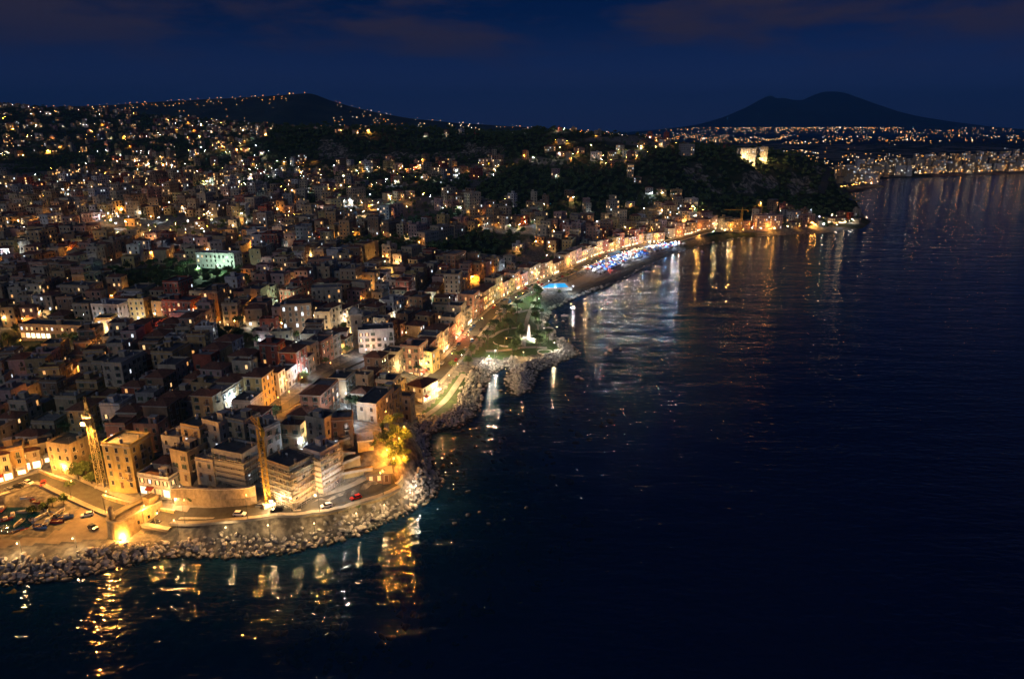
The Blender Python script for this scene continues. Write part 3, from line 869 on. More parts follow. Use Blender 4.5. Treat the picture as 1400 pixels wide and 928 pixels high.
def drape(name, pts, lift, mat, step=2.0, kind='structure', fine=None):
    """a sheet over the ground inside an outline of image points"""
    poly = np.array([np.array(hit(*p)[:2]) for p in pts]) if fine is None else np.array(fine)
    x0, y0 = poly.min(0); x1, y1 = poly.max(0)
    X, Y = np.meshgrid(np.arange(x0, x1 + step, step), np.arange(y0, y1 + step, step))
    S = signed_dist(X, Y, poly)
    Z = height(X, Y) + lift
    ny, nx = X.shape
    ii = (np.arange(ny - 1)[:, None] * nx + np.arange(nx - 1)[None, :]).ravel()
    q = np.stack([ii, ii + 1, ii + nx + 1, ii + nx], 1)
    keep = (S.ravel()[q] > -step * 0.35).all(1)
    q = q[keep]
    used, inv = np.unique(q, return_inverse=True)
    Vv = np.stack([X.ravel(), Y.ravel(), Z.ravel()], 1)[used]
    return tag(link_mesh(name, np_mesh(name, Vv, inv.reshape(q.shape), mat, smooth=True)), kind=kind), poly
_, QUAY = drape('quay', [(-60, 752), (0, 750), (150, 737), (205, 728), (246, 714), (200, 702), (150, 684), (110, 690), (95, 715), (60, 735), (-60, 745)], 0.12, surf('quay_stone', (0.26, 0.21, 0.15), scale=0.25, var=0.4, bump=0.15), 1.5)
_, BEACH = drape('beach', [(776, 406), (800, 398), (840, 384), (880, 362), (916, 347), (906, 339), (862, 353), (800, 379), (770, 392)], 0.15, M_SAND, 2.5)
_, PROM = drape('promenade', [(770, 388), (800, 374), (860, 349), (915, 334), (918, 342), (870, 358), (810, 384), (780, 398)], 0.30, surf('promenade_paving', (0.30, 0.25, 0.21), scale=0.4, var=0.25), 2.0)
_, PARK = drape('park_lawn', [(640, 490), (668, 462), (690, 430), (720, 405), (742, 402), (738, 425), (738, 442), (752, 464), (770, 478), (720, 488), (690, 492)], 0.14, M_LAWN, 1.8)
road([(664, 480), (690, 480), (722, 474), (748, 476)], 2.6, kerb=False, mat=M_PAVE, path=True, lift=0.3)
road([(716, 474), (718, 450), (722, 430), (735, 405)], 2.6, kerb=False, mat=M_PAVE, path=True, lift=0.34)
road([(670, 462), (690, 450), (716, 448)], 2.2, kerb=False, mat=M_PAVE, path=True, lift=0.32)
road([(700, 430), (722, 424), (738, 426)], 2.2, kerb=False, mat=M_PAVE, path=True, lift=0.36)
_, SEAGARD = drape('garden_lawn', [(572, 566), (598, 545), (618, 520), (632, 506), (640, 512), (632, 540), (618, 560), (596, 572)], 0.15, M_LAWN, 1.5)
road([(580, 570), (606, 552), (622, 530), (634, 512)], 3, kerb=False, mat=M_PAVE, path=True, lift=0.3)
YARD = px_poly([(-200, 690), (60, 672), (110, 690), (140, 700), (150, 737), (0, 752), (-200, 765)])
for poly, r in ((PARK, 9), (QUAY, 7), (SEAGARD, 5), (YARD, 7), (BEACH, 8), (PROM, 8)):
    x0, y0 = poly.min(0); x1, y1 = poly.max(0)
    for gx in np.arange(x0, x1, r):
        for gy in np.arange(y0, y1, r):
            if signed_dist(np.array([gx]), np.array([gy]), poly)[0] > -r * 0.4: block(gx, gy, r * 0.75)

# ------------------------------------------------------------------ lamps
LAMPS = []
M_POLE = surf('lamp_pole_paint', (0.05, 0.055, 0.05), rough=0.5, var=0.2)
def lamp_meshes(hh, arm):
    mb = MB(); mb.tube([(0, 0, 0), (0, 0, 0.6), (0, 0, hh)], [0.14, 0.09, 0.06], 6)
    mb.tube([(0, 0, hh), (arm * 0.5, 0, hh + 0.35), (arm, 0, hh + 0.35)], 0.045, 5)
    pole = mesh_of('pole', mb, M_POLE)
    mb = MB(); mb.add([(arm - 0.3, -0.16, hh + 0.3), (arm + 0.35, -0.16, hh + 0.3), (arm + 0.35, 0.16, hh + 0.3), (arm - 0.3, 0.16, hh + 0.3), (arm - 0.2, -0.1, hh + 0.48), (arm + 0.25, -0.1, hh + 0.45), (arm + 0.25, 0.1, hh + 0.45), (arm - 0.2, 0.1, hh + 0.48)],
                      [(0, 1, 5, 4), (1, 2, 6, 5), (2, 3, 7, 6), (3, 0, 4, 7), (4, 5, 6, 7)])
    return pole, mesh_of('lamp_head', mb, M_STEEL)
POLES = {h: lamp_meshes(h, 1.1) for h in (4.5, 6.5, 8.5)}
BULBS = {}
for k, c in LCOL.items():
    mb = MB(); mb.tube([(0, 0, -0.22), (0, 0, -0.1), (0, 0, 0.12), (0, 0, 0.2)], [0.10, 0.19, 0.19, 0.08], 8)
    BULBS[k] = mesh_of('bulb', mb, emit('bulb_' + k, c, 7))
LIGHTD = {}
def light_data(col, power, rad=0.35):
    key = (col, round(power, -1), rad)
    if key not in LIGHTD:
        d = bpy.data.lights.new('lamp_light', 'POINT'); d.energy = power; d.color = LCOL[col]; d.shadow_soft_size = rad
        LIGHTD[key] = d
    return LIGHTD[key]
PW = 5.8
def lamp(x, y, col='sodium', power=600, hh=6.5, rz=0.0, z=None, label=None, group='street lamps', name='street_lamp', big=1.0):
    z = hgt(x, y) if z is None else z
    root = empty(name, (x, y, z), rz)
    p, hd = POLES[hh]
    child('pole', p, root, (0, 0, -0.3)); child('lamp_head', hd, root, (0, 0, -0.3))
    b = child('bulb', BULBS[col], root, (1.1, 0, hh - 0.35)); b.scale = (big, big, big)
    lo = bpy.data.objects.new('lamp_light', light_data(col, power * PW)); lo.parent = root; lo.location = (1.1, 0, hh - 0.75); COL.objects.link(lo)
    tag(root, label, 'street lamp', group)
    LAMPS.append(dict(o=root, x=x, y=y, z=z + hh, col=col, label=label))
    return root
def lamp_px(px, py, *a, **k):
    p = hit(px, py); return lamp(p.x, p.y, *a, **k)
def flood_mesh():
    mb = MB(); mb.box(-0.3, 0.3, -0.18, 0.1, -0.2, 0.2, 0); mb.box(-0.05, 0.05, 0.1, 0.35, -0.3, 0.0, 0)
    return mesh_of('housing', mb, M_STEEL)
FLOOD = flood_mesh()
def mk_lens(k):
    mb = MB(); mb.box(-0.27, 0.27, -0.22, -0.185, -0.17, 0.17)
    return mesh_of('lens', mb, emit('bulb_' + k, LCOL[k], 7))
LENS = {k: mk_lens(k) for k in LCOL}
def floodlight(x, y, z, col, power, label, rz=0.0, big=1.4):
    root = empty('floodlight', (x, y, z), rz)
    a = child('housing', FLOOD, root, (0, 0, 0)); b = child('lens', LENS[col], root, (0, 0, 0))
    a.scale = b.scale = (big, big, big)
    lo = bpy.data.objects.new('lamp_light', light_data(col, power * PW, 0.3)); lo.parent = root; lo.location = (0, -0.8, 0); COL.objects.link(lo)
    tag(root, label, 'floodlight'); return root

# ------------------------------------------------------------------ landmarks of the foreground
def rec_block(h): block(h['x'], h['y'], max(h['w'], h['d']) * 0.62)
p = hit(176, 676)
PAL = make_house(p.x - 1, p.y + 6, math.radians(-12), 11.5, 10.5, 5, 'yellow', 'concrete', 2, 'palazzo', 'palazzo', random.Random(3), lit=0.05, balc=0.25, first_h=3.6, special='five-storey yellow palazzo standing alone beside the tall lattice floodlight mast')
rec_block(PAL)
p = hit(90, 652)
BRN = make_house(p.x, p.y + 6, math.radians(-14), 10.5, 10.5, 3, 'sandstone', 'bitumen', 2, 'harbour_block', 'house', random.Random(5), lit=0.0, balc=0, first_h=4.4, special='plain three-storey sandstone block with an amber lamp on its harbour corner')
rec_block(BRN)
i = 0
for (px, py), w, st, col, rf in (((-14, 668), 12, 3, 'cream', 'tile'), ((8, 659), 11, 3, 'ochre', 'concrete'), ((31, 650), 10, 2, 'cream', 'tile'), ((52, 641), 9, 2, 'sandstone', 'bitumen')):
    p = hit(px, py)
    lab = ('three-storey cream tiled house with lit shops at the left edge of the harbour street', 'three-storey ochre flat-roofed house with lit shops on the harbour street', 'two-storey cream tiled house with lit shops on the harbour street', 'two-storey sandstone house with lit shops ending the harbour row beside the plain block')[i]
    h = make_house(p.x - 2, p.y + 6, math.radians(32), w, 8, st, col, rf, 2, 'house', 'house', random.Random(20 + i), lit=0.3, shops=True, balc=0.5, special=lab, group='lit houses along the harbour street')
    rec_block(h); i += 1
p = hit(216, 686)
MARKET = make_house(p.x, p.y + 4.5, math.radians(-16), 13, 7, 2, 'white', 'clay', 2, 'harbour_shop', 'shop', random.Random(9), lit=0.5, shops=True, balc=0, first_h=3.3, special='low white harbour shop with red awnings between the yellow palazzo and the cliff')
rec_block(MARKET)

def bastion():
    A, B = hit(160, 737) + Vector((0, 3.6, 0)), hit(207, 703) + Vector((0, 3, 0))
    d = Vector((B.x - A.x, B.y - A.y, 0)); L = d.length; ang = math.atan2(d.y, d.x)
    root = empty('bastion', (A.x, A.y, hgt(A.x, A.y) - 0.1), ang)
    R, Hh = 3.9, 6.2
    def stad(r):
        return [(r * math.cos(a), r * math.sin(a)) for a in np.linspace(math.pi / 2, 3 * math.pi / 2, 15)] + [(L, -r), (L + r * 0.7, 0), (L, r)]
    o, t = stad(R + 0.6), stad(R)
    n = len(o); mb = MB()
    mb.add([(x, y, -1.5) for x, y in o] + [(x, y, Hh) for x, y in t], [(k, (k + 1) % n, (k + 1) % n + n, k + n) for k in range(n)])
    mb.build('wall', M_TUFF, root)
    mb = MB(); inn = stad(R - 0.7)
    mb.add([(x, y, Hh - 0.9) for x, y in inn], [tuple(range(n))])
    mb.build('roof', M_TUFF2, root)
    mb = MB(); cap = stad(R + 0.15)
    mb.add([(x, y, Hh + 0.003) for x, y in cap] + [(x, y, Hh + 0.35) for x, y in cap] + [(x, y, Hh + 0.35) for x, y in inn] + [(x, y, Hh - 0.9) for x, y in inn],
           [(k + a * n, (k + 1) % n + a * n, (k + 1) % n + (a + 1) * n, k + (a + 1) * n) for a in range(3) for k in range(n)])
    mb.build('parapet', surf('stone_coping', (0.36, 0.31, 0.22), scale=0.8, var=0.3), root)
    mb = MB(); mb.tube([(-1.2, 2.2, Hh - 0.9), (-1.2, 2.2, Hh + 3.2)], [0.9, 0.8], 8); mb.tube([(-1.2, 2.2, Hh + 3.2), (-1.2, 2.2, Hh + 4.0)], [0.95, 0.1], 8)
    mb.build('turret', M_TUFF2, root)
    mb = MB(); mb.box(L - 3, L + 0.5, -1.8, 1.8, Hh - 0.895, Hh + 1.6); mb.build('guard_room', M_TUFF, root)
    for k in (0.25, 0.55, 0.8):
        mb = MB(); mb.box(L * k - 0.35, L * k + 0.35, -R - 0.48, -R - 0.2, Hh * 0.45, Hh * 0.45 + 1.1); mb.build('loophole', M_GLASS, root)
    tag(root, 'round-ended stone bastion with parapet, floodlit amber on the harbour quay', 'bastion')
    for k in np.linspace(0, L, 5): block(A.x + d.x / L * k, A.y + d.y / L * k, 6)
    q = root.location
    side = Vector((math.sin(ang), -math.cos(ang), 0))
    f = hit(166, 742)
    floodlight(f.x, f.y, f.z + 0.9, 'sodium', 2600, 'amber floodlight on the quay washing the rounded end of the bastion', rz=math.pi)
    f = hit(214, 724)
    lamp(f.x, f.y, 'sodium', 1500, 6.5, label='amber street lamp on the quay in front of the pointed end of the bastion')
bastion()

def lattice(mb, base, h, w0, w1, bays, t=0.13, m=0):
    L = lambda k: w0 + (w1 - w0) * k / bays
    cs = ((-1, -1), (1, -1), (1, 1), (-1, 1))
    P = lambda c, k: (base[0] + c[0] * L(k) / 2, base[1] + c[1] * L(k) / 2, base[2] + h * k / bays)
    for c in cs: mb.bar(P(c, 0), P(c, bays), t, m)
    for k in range(bays):
        for a in range(4):
            b = (a + 1) % 4
            mb.bar(P(cs[a], k), P(cs[b], k), t * 0.55, m)
            mb.bar(P(cs[a] if k % 2 else cs[b], k), P(cs[b] if k % 2 else cs[a], k + 1), t * 0.55, m)
def mast():
    p = hit(140, 664)
    root = empty('floodlight_mast', (p.x, p.y, p.z))
    mb = MB(); lattice(mb, (0, 0, 0.4), 27, 2.3, 1.6, 14, 0.16); mb.build('lattice_tower', surf('mast_steel', (0.42, 0.36, 0.20), rough=0.5, var=0.3), root)
    mb = MB(); mb.box(-1.8, 1.8, -1.8, 1.8, -1, 0.4); mb.build('concrete_base', M_TRIM, root)
    mb = MB(); mb.box(-1.5, 1.5, -1.5, 1.5, 27.4, 27.6); lattice(mb, (0, 0, 27.6), 1.1, 3.0, 3.0, 1, 0.08); mb.build('platform', M_STEEL, root)
    mb = MB(); lattice(mb, (0, 0, 27.6), 7.5, 1.6, 0.5, 5, 0.13); mb.box(-0.5, 0.5, -0.5, 0.5, 30.5, 33.0); mb.build('antenna_mast', M_IRON, root)
    tag(root, 'tall pale lattice mast carrying a floodlight between sandstone block and yellow palazzo', 'mast')
    block(p.x, p.y, 3)
    floodlight(p.x - 1.0, p.y - 2.0, p.z + 25.6, 'sodium', 19000, 'dazzling floodlight high on the tall lattice mast by the harbour', big=2.6)
mast()

def tower_crane(px, py, h, name_label, jib, ang, col=(0.62, 0.36, 0.04), folded=True, w=1.5):
    p = hit(px, py)
    mt = surf('crane_yellow', col, rough=0.5, var=0.2)
    root = empty('tower_crane', (p.x, p.y, p.z), ang)
    mb = MB(); lattice(mb, (0, 0, 0.8), h, w, w, int(h / 1.8), 0.15); mb.build('tower', mt, root)
    mb = MB(); mb.box(-1.8, 1.8, -1.8, 1.8, -0.8, 0.8); mb.build('base_ballast', M_TRIM, root)
    mb = MB()
    n = max(4, int(jib / 1.6))
    for k in range(n):
        a, b = jib * k / n, jib * (k + 1) / n
        for s in (-0.5, 0.5):
            mb.bar((a, s, h + 1), (b, s, h + 1), 0.12); mb.bar((a, s, h + 1), ((a + b) / 2, 0, h + 1.9), 0.08); mb.bar(((a + b) / 2, 0, h + 1.9), (b, s, h + 1), 0.08)
        mb.bar((a, 0, h + 1.9), (b, 0, h + 1.9), 0.12)
    mb.build('jib', mt, root)
    mb = MB(); mb.bar((0, 0, h + 0.8), (0, 0, h + 4.5), 0.5); mb.bar((0, 0, h + 4.4), (jib * 0.7, 0, h + 1.9), 0.06); mb.bar((0, 0, h + 4.4), (-jib * 0.3, 0, h + 1.4), 0.06); mb.build('apex', mt, root)
    mb = MB(); mb.bar((0, 0, h + 1.2), (-jib * 0.32, 0, h + 1.2), 0.7); mb.box(-jib * 0.32 - 1, -jib * 0.32 + 0.6, -0.6, 0.6, h - 0.8, h + 0.9); mb.build('counter_jib', mt, root)
    mb = MB(); mb.box(0.6, 1.9, -1.4, -0.2, h - 1.4, h + 0.7); mb.build('cab', M_GLASS, root)
    if folded:
        mb = MB(); mb.bar((jib * 0.55, 0, h + 1), (jib * 0.55, 0, h * 0.55), 0.07); mb.box(jib * 0.55 - 0.3, jib * 0.55 + 0.3, -0.3, 0.3, h * 0.55 - 0.9, h * 0.55); mb.build('hook_block', mt, root)
    tag(root, name_label, 'crane'); block(p.x, p.y, 3.5)
    return p
CR = tower_crane(367, 690, 27, 'yellow tower crane standing against the scaffolded building by the sea wall', 9, math.radians(125))
floodlight(CR.x + 1.6, CR.y - 1.6, CR.z + 2.4, 'warm', 1500, 'work light at the foot of the yellow tower crane', rz=0.5)

def scaffold(x, y, rz, w, d, h, z, label, sheet=None):
    """tubes, ledgers and plank decks round the front, right and left of a block"""
    root = empty('scaffolding', (x, y, z), rz)
    mb = MB(); lv = int(h / 2.0)
    for side in range(3):
        L = w if side == 0 else d
        n = int(L / 2.0) + 1
        for k in range(n):
            t = -L / 2 + L * k / (n - 1)
            for o in (0.35, 1.3):
                q = (t, -d / 2 - o) if side == 0 else ((w / 2 + o, t) if side == 1 else (-w / 2 - o, t))
                mb.bar((*q, -1), (*q, lv * 2.0 + 1.1), 0.09)
    for side in range(3):
        for k in range(lv + 1):
            for o in (0.35, 1.3):
                for dz in (0.0, 1.0):
                    z0 = k * 2.0 + dz
                    if side == 0: mb.bar((-w / 2 - o, -d / 2 - o, z0), (w / 2 + o, -d / 2 - o, z0), 0.07)
                    elif side == 1: mb.bar((w / 2 + o, -d / 2 - o, z0), (w / 2 + o, d / 2, z0), 0.07)
                    else: mb.bar((-w / 2 - o, -d / 2 - o, z0), (-w / 2 - o, d / 2, z0), 0.07)
    for k in range(lv):
        a = -1 if k % 2 else 1
        mb.bar((-a * w / 3, -d / 2 - 1.3, k * 2.0), (a * w / 3, -d / 2 - 1.3, k * 2 + 2.0), 0.06)
    mb.build('tube_frame', M_STEEL, root)
    for k in range(1, lv + 1):
        mb = MB(); z0 = k * 2.0 + 0.08
        mb.box(-w / 2 - 1.3, w / 2 + 1.3, -d / 2 - 1.3, -d / 2 - 0.3, z0, z0 + 0.06); mb.box(w / 2 + 0.3, w / 2 + 1.3, -d / 2 - 0.3, d / 2, z0, z0 + 0.06); mb.box(-w / 2 - 1.3, -w / 2 - 0.3, -d / 2 - 0.3, d / 2, z0, z0 + 0.06)
        mb.box(-w / 2 - 1.34, w / 2 + 1.34, -d / 2 - 1.34, -d / 2 - 1.3, z0, z0 + 0.3); mb.box(w / 2 + 1.3, w / 2 + 1.34, -d / 2 - 1.3, d / 2, z0, z0 + 0.3)
        mb.build('plank_deck', surf('scaffold_plank', (0.30, 0.25, 0.18), var=0.3), root)
    if sheet:
        for k in range(lv):
            mb = MB(); mb.box(-w / 2 - 1.4, w / 2 + 1.4, -d / 2 - 1.42, -d / 2 - 1.39, k * 2.0 + 0.5, k * 2.0 + 1.7); mb.build('debris_sheet', sheet, root)
    tag(root, label, 'scaffolding')
p = hit(393, 694)
SCB = make_house(p.x, p.y + 6.5, math.radians(-30), 12, 11, 4, 'sandstone', 'bitumen', 2, 'scaffolded_building', 'building', random.Random(31), lit=0.02, balc=0, special='four-storey sandstone building wrapped in scaffolding beside the yellow tower crane')
rec_block(SCB)
scaffold(SCB['x'], SCB['y'], math.radians(-30), 12, 11, SCB['H'] - 1, SCB['z'], 'steel scaffolding with plank decks round the building by the yellow crane')
p = hit(438, 676)
SCW = make_house(p.x, p.y + 5.5, math.radians(-30), 8, 9, 4, 'white', 'concrete', 2, 'scaffolded_building', 'building', random.Random(32), lit=0.0, balc=0, special='narrow white building in scaffolding, brightly lit, next to the stone ramps')
rec_block(SCW)
scaffold(SCW['x'], SCW['y'], math.radians(-30), 8, 9, SCW['H'] - 1, SCW['z'], 'brightly lit scaffolding on the narrow white building next to the stone ramps', surf('white_sheet', (0.62, 0.60, 0.55), var=0.15))
p = hit(322, 662)
SCC = make_house(p.x, p.y + 4, math.radians(-20), 13, 9, 3, 'grey', 'bitumen', 2, 'scaffolded_building', 'building', random.Random(33), lit=0.02, balc=0, special='low grey building in striped scaffolding sheets on top of the tuff cliff')
rec_block(SCC)
scaffold(SCC['x'], SCC['y'], math.radians(-20), 13, 9, SCC['H'] - 1, SCC['z'], 'sheeted scaffolding on the low grey building above the tuff cliff', surf('pale_sheet', (0.45, 0.40, 0.28), var=0.2))
floodlight(SCB['x'] + 9.5, SCB['y'] - 5.5, SCB['z'] + 3, 'warm', 700, 'work light between the two scaffolded buildings above the sea wall', rz=-0.8)
floodlight(SCB['x'] + 2.0, SCB['y'] - 10.5, SCB['z'] + 4, 'warm', 320, 'work light in front of the scaffolded building by the yellow crane', rz=3)
floodlight(SCW['x'] + 6.5, SCW['y'] - 8.5, SCW['z'] + 5, 'white', 850, 'white work light in front of the narrow white scaffolded building', rz=2.5)

r55 = random.Random(55)
for px, py, w, dd_, st, cl_, rf, rot, lb in ((256, 664, 8, 8, 3, 'sandstone', 'bitumen', -22, 'three-storey sandstone house at the edge of the tall retaining wall'), (288, 664, 7.5, 8, 2, 'cream', 'concrete', -18, 'low cream house on the tall retaining wall left of the striped sheeting'), (243, 640, 8, 8, 3, 'grey', 'concrete', -15, 'grey three-storey house stepped up behind the harbour shop'),
        (272, 636, 8.5, 8, 4, 'ochre', 'bitumen', -20, 'narrow ochre four-storey house between cliff edge and old town lanes'), (300, 630, 8, 8, 4, 'cream', 'bitumen', -24, 'cream four-storey house directly behind the striped scaffolding'), (332, 628, 9, 8, 4, 'sandstone', 'concrete', -24, 'pale sandstone four-storey house left of the yellow crane top'), (362, 640, 8, 7, 4, 'grey', 'bitumen', -28, 'grey house squeezed behind the crane and the scaffolded corner'),
        (466, 618, 8, 7, 3, 'brown', 'concrete', 10, 'brown house standing at the head of the zigzag ramps'), (440, 628, 8, 8, 4, 'cream', 'bitumen', -20, 'cream house rising behind the narrow white scaffolded building'), (225, 668, 6, 6, 2, 'sandstone', 'tile', -15, 'small tiled sandstone house wedged between yellow palazzo and harbour shop')):
    p = hit(px, py)
    h = make_house(p.x, p.y + 4, math.radians(rot), w, dd_, st, cl_, rf, 2, 'house', 'house', r55, lit=0.08, balc=0.25, special=lb, group='old houses crowded on the rock')
    rec_block(h)
def ramps():
    a = hit(449, 664)
    root = empty('ramp_terrace', (a.x, a.y + 1.5, a.z), math.radians(14))
    mt = surf('ramp_tuff', (0.40, 0.31, 0.15), scale=0.7, var=0.35, bump=0.4, stain=0.35)
    def wedge(name, x0, x1, y, zb, za, zc, back=3.5):
        mb = MB()
        mb.add([(x0, y, zb), (x1, y, zb), (x1, y, zc), (x0, y, za), (x0, y + back, zb), (x1, y + back, zb), (x1, y + back, zc), (x0, y + back, za)],
               [(0, 1, 2, 3), (1, 5, 6, 2), (5, 4, 7, 6), (4, 0, 3, 7), (3, 2, 6, 7)])
        mb.build(name, mt, root)
        mb = MB(); mb.bar((x0, y - 0.1, za + 0.45), (x1, y - 0.1, zc + 0.45), 0.5, h=0.9); mb.build('parapet', M_TRIM, root)
    wedge('ramp', 0, 15, 0, -3, 2.4, 3.4)
    wedge('ramp', 0.5, 11, 3.6, -3, 3.4, 6.8)
    wedge('ramp', -1, 9.5, 7.2, -3, 8.2, 6.6)
    wedge('ramp', -1, 8, 10.8, -3, 8.4, 11.2)
    mb = MB(); mb.box(10.5, 16, 8, 15, -6, 10.5); mb.build('bastion_block', mt, root)
    mb = MB(); mb.box(10.3, 16.2, 7.8, 15.2, 10.503, 11.1); mb.build('coping', M_TRIM, root)
    tag(root, 'zigzag tuff retaining walls and ramps climbing between scaffolded white building and kiosk', 'retaining wall')
    for q in ((5, 3), (6, 10), (13, 11)):
        v = root.matrix_basis @ Vector((*q, 0)); block(v.x, v.y, 8)
    return root
RAMP = ramps()
def kiosk():
    p = hit(516, 662)
    root = empty('kiosk', (p.x, p.y + 2.5, p.z), math.radians(12))
    mb = MB(); mb.box(-4.2, 4.2, -2.6, 2.6, -1, 3.0); mb.build('wall', WM['brown'], root)
    mb = MB(); mb.add([(-5, -3.4, 3.0), (5, -3.4, 3.0), (5, 3.4, 3.5), (-5, 3.4, 3.5), (-5, -3.4, 3.25), (5, -3.4, 3.25), (5, 3.4, 3.75), (-5, 3.4, 3.75)], [(0, 1, 5, 4), (1, 2, 6, 5), (2, 3, 7, 6), (3, 0, 4, 7), (3, 2, 1, 0), (4, 5, 6, 7)])
    mb.build('roof', ROOFM['bitumen'], root)
    for x in (-2.6, 0.2): child('window', WIN['amber'], root, (x, -2.6, 0.8))
    child('door', DOOR, root, (2.7, -2.6, 0))
    tag(root, 'brown flat-roofed seafront kiosk at the tip of the cliff road', 'kiosk'); block(root.location.x, root.location.y, 6)
kiosk()
# sea wall along the cliff road
def seawall(pts, top, foot, th, label, mat, name='sea_wall', lift=0.0):
    P = np.array(dense(smooth_line([np.array(hit(*q)[:2]) for q in pts]), 2.5)); N, _ = normals2(P)
    n = len(P); mb = MB(); zt = height(P[:, 0], P[:, 1]) + top
    zt = np.convolve(np.pad(zt, 3, 'edge'), np.ones(7) / 7, 'valid')
    a, b = P, P + N * th
    c = P + N * (th + 0.8)
    V = np.concatenate([np.c_[a, zt - top - 1], np.c_[a, zt], np.c_[b, zt], np.c_[c, zt - foot]])
    mb.add(V, [(k * n + i, k * n + i + 1, (k + 1) * n + i + 1, (k + 1) * n + i)[::-1] for k in range(3) for i in range(n - 1)])
    root = empty(name, (0, 0, 0))
    mb.build('masonry', mat, root)
    mb = MB(); e = P + N * (th + 0.12); s = P - N * 0.12
    mb.add(np.concatenate([np.c_[s, zt + 0.004], np.c_[s, zt + 0.22], np.c_[e, zt + 0.22], np.c_[e, zt + 0.004]]), [(k * n + i, k * n + i + 1, (k + 1) * n + i + 1, (k + 1) * n + i)[::-1] for k in range(3) for i in range(n - 1)])
    mb.build('coping', M_TRIM, root)
    tag(root, label, 'wall')
    for q in P[::2]: block(q[0], q[1], 2)
    return P
SEAW = seawall([(247, 713), (300, 713), (352, 709), (402, 705), (442, 700), (484, 690), (518, 679), (546, 665), (549, 655)], 1.0, 7.5, 0.6, 'long curved tuff sea wall below the cliff road, above the grey boulders', M_TUFF)
seawall([(142, 679), (190, 693), (240, 700)], 0.9, 3.0, 0.5, 'low tuff wall running between the yellow palazzo and the harbour street', M_TUFF)
seawall([(240, 694), (262, 691), (300, 695), (340, 693), (352, 690)], 7.0, 3.0, 0.8, 'tall rough tuff retaining wall holding up the old town above the bend of the cliff road', M_TUFF2, 'retaining_wall')
seawall([(55, 645), (80, 655), (98, 660)], 0.9, 2.0, 0.5, 'short amber-lit wall in front of the plain sandstone block', M_TUFF, 'garden_wall')

# ------------------------------------------------------------------ cars
def car_meshes(col):
    """body, cabin glass and wheels of a small hatchback, facing +x"""
    mb = MB()
    prof = [(-1.95, 0.35), (-2.0, 0.75), (-1.85, 1.0), (0.75, 1.0), (1.75, 0.82), (2.0, 0.6), (1.98, 0.33)]
    W = 0.82
    n = len(prof)
    mb.add([(x, -W, z) for x, z in prof] + [(x, W, z) for x, z in prof], [tuple(range(n)), tuple(reversed(range(n, 2 * n)))] + [((i + 1) % n, i, i + n, (i + 1) % n + n) for i in range(n)])
    body = mesh_of('body', mb, col)
    mb = MB()
    lo = [(-1.75, 1.0), (0.95, 1.0)]; hi = [(-1.35, 1.46), (0.25, 1.46)]
    vs = [(lo[0][0], -0.76, 1.0), (lo[1][0], -0.76, 1.0), (lo[1][0], 0.76, 1.0), (lo[0][0], 0.76, 1.0), (hi[0][0], -0.6, 1.45), (hi[1][0], -0.6, 1.45), (hi[1][0], 0.6, 1.45), (hi[0][0], 0.6, 1.45)]
    mb.add(vs, [(0, 1, 5, 4), (1, 2, 6, 5), (2, 3, 7, 6), (3, 0, 4, 7)])
    cab = mesh_of('cabin_glass', mb, M_GLASS)
    mb = MB(); mb.box(-1.4, 0.3, -0.62, 0.62, 1.452, 1.5); roof = mesh_of('roof_panel', mb, col)
    return body, cab, roof
CARCOL = {'white': (0.7, 0.7, 0.7), 'silver': (0.35, 0.36, 0.38), 'black': (0.02, 0.02, 0.022), 'red': (0.42, 0.03, 0.02), 'blue': (0.04, 0.09, 0.25), 'grey': (0.12, 0.12, 0.13)}
CARM = {k: car_meshes(surf('car_paint_' + k, v, rough=0.25, var=0.05, metal=0.1)) for k, v in CARCOL.items()}
mb = MB(); mb.tube([(0, -0.11, 0), (0, 0.11, 0)], 0.31, 10); WHEEL = mesh_of('wheel', mb, surf('tyre_rubber', (0.02, 0.02, 0.02), var=0.1))
mb = MB(); mb.box(1.93, 2.01, -0.14, 0.14, -0.09, 0.09); HEADL = mesh_of('headlight', mb, surf('lamp_glass', (0.5, 0.5, 0.5), rough=0.1))
CARS = []
def car(x, y, rz, col, where, z=None):
    root = empty('parked_car', (x, y, (hgt(x, y) if z is None else z)), rz)
    b, c, r_ = CARM[col]
    child('body', b, root, (0, 0, 0)); child('cabin_glass', c, root, (0, 0, 0)); child('roof_panel', r_, root, (0, 0, 0))
    for sx in (-1.25, 1.25):
        for sy in (-0.76, 0.76): child('wheel', WHEEL, root, (sx, sy, 0.31))
    for sy in (-0.55, 0.55): child('headlight', HEADL, root, (0, sy, 0.68))
    tag(root, None, 'car', 'cars parked ' + where)
    CARS.append(dict(o=root, x=x, y=y, z=root.location.z, col=col, where=where))
N_, T_ = normals2(R_CLIFF)
r5 = random.Random(77)
for i in range(8, len(R_CLIFF) - 2, 2):
    if r5.random() < 0.12: continue
    s = 1.7 if r5.random() < 0.75 else -2.0
    q = R_CLIFF[i] + N_[i] * s
    car(q[0], q[1], math.atan2(T_[i][1], T_[i][0]) + r5.choice((0, math.pi)) + r5.uniform(-.04, .04), r5.choice(('white', 'white', 'silver', 'black', 'red', 'grey', 'blue')), 'along the cliff road above the sea wall', z=hgt(*R_CLIFF[i]) + 0.24)
for px, py in ((120, 706), (128, 724), (215, 718), (14, 672), (26, 668), (40, 662), (60, 664)):
    p = hit(px, py); car(p.x, p.y, r5.uniform(0, 6.28), r5.choice(('white', 'silver', 'black', 'red', 'grey', 'blue')), 'on the harbour yard', z=p.z + 0.2)
N_, T_ = normals2(R_SEA)
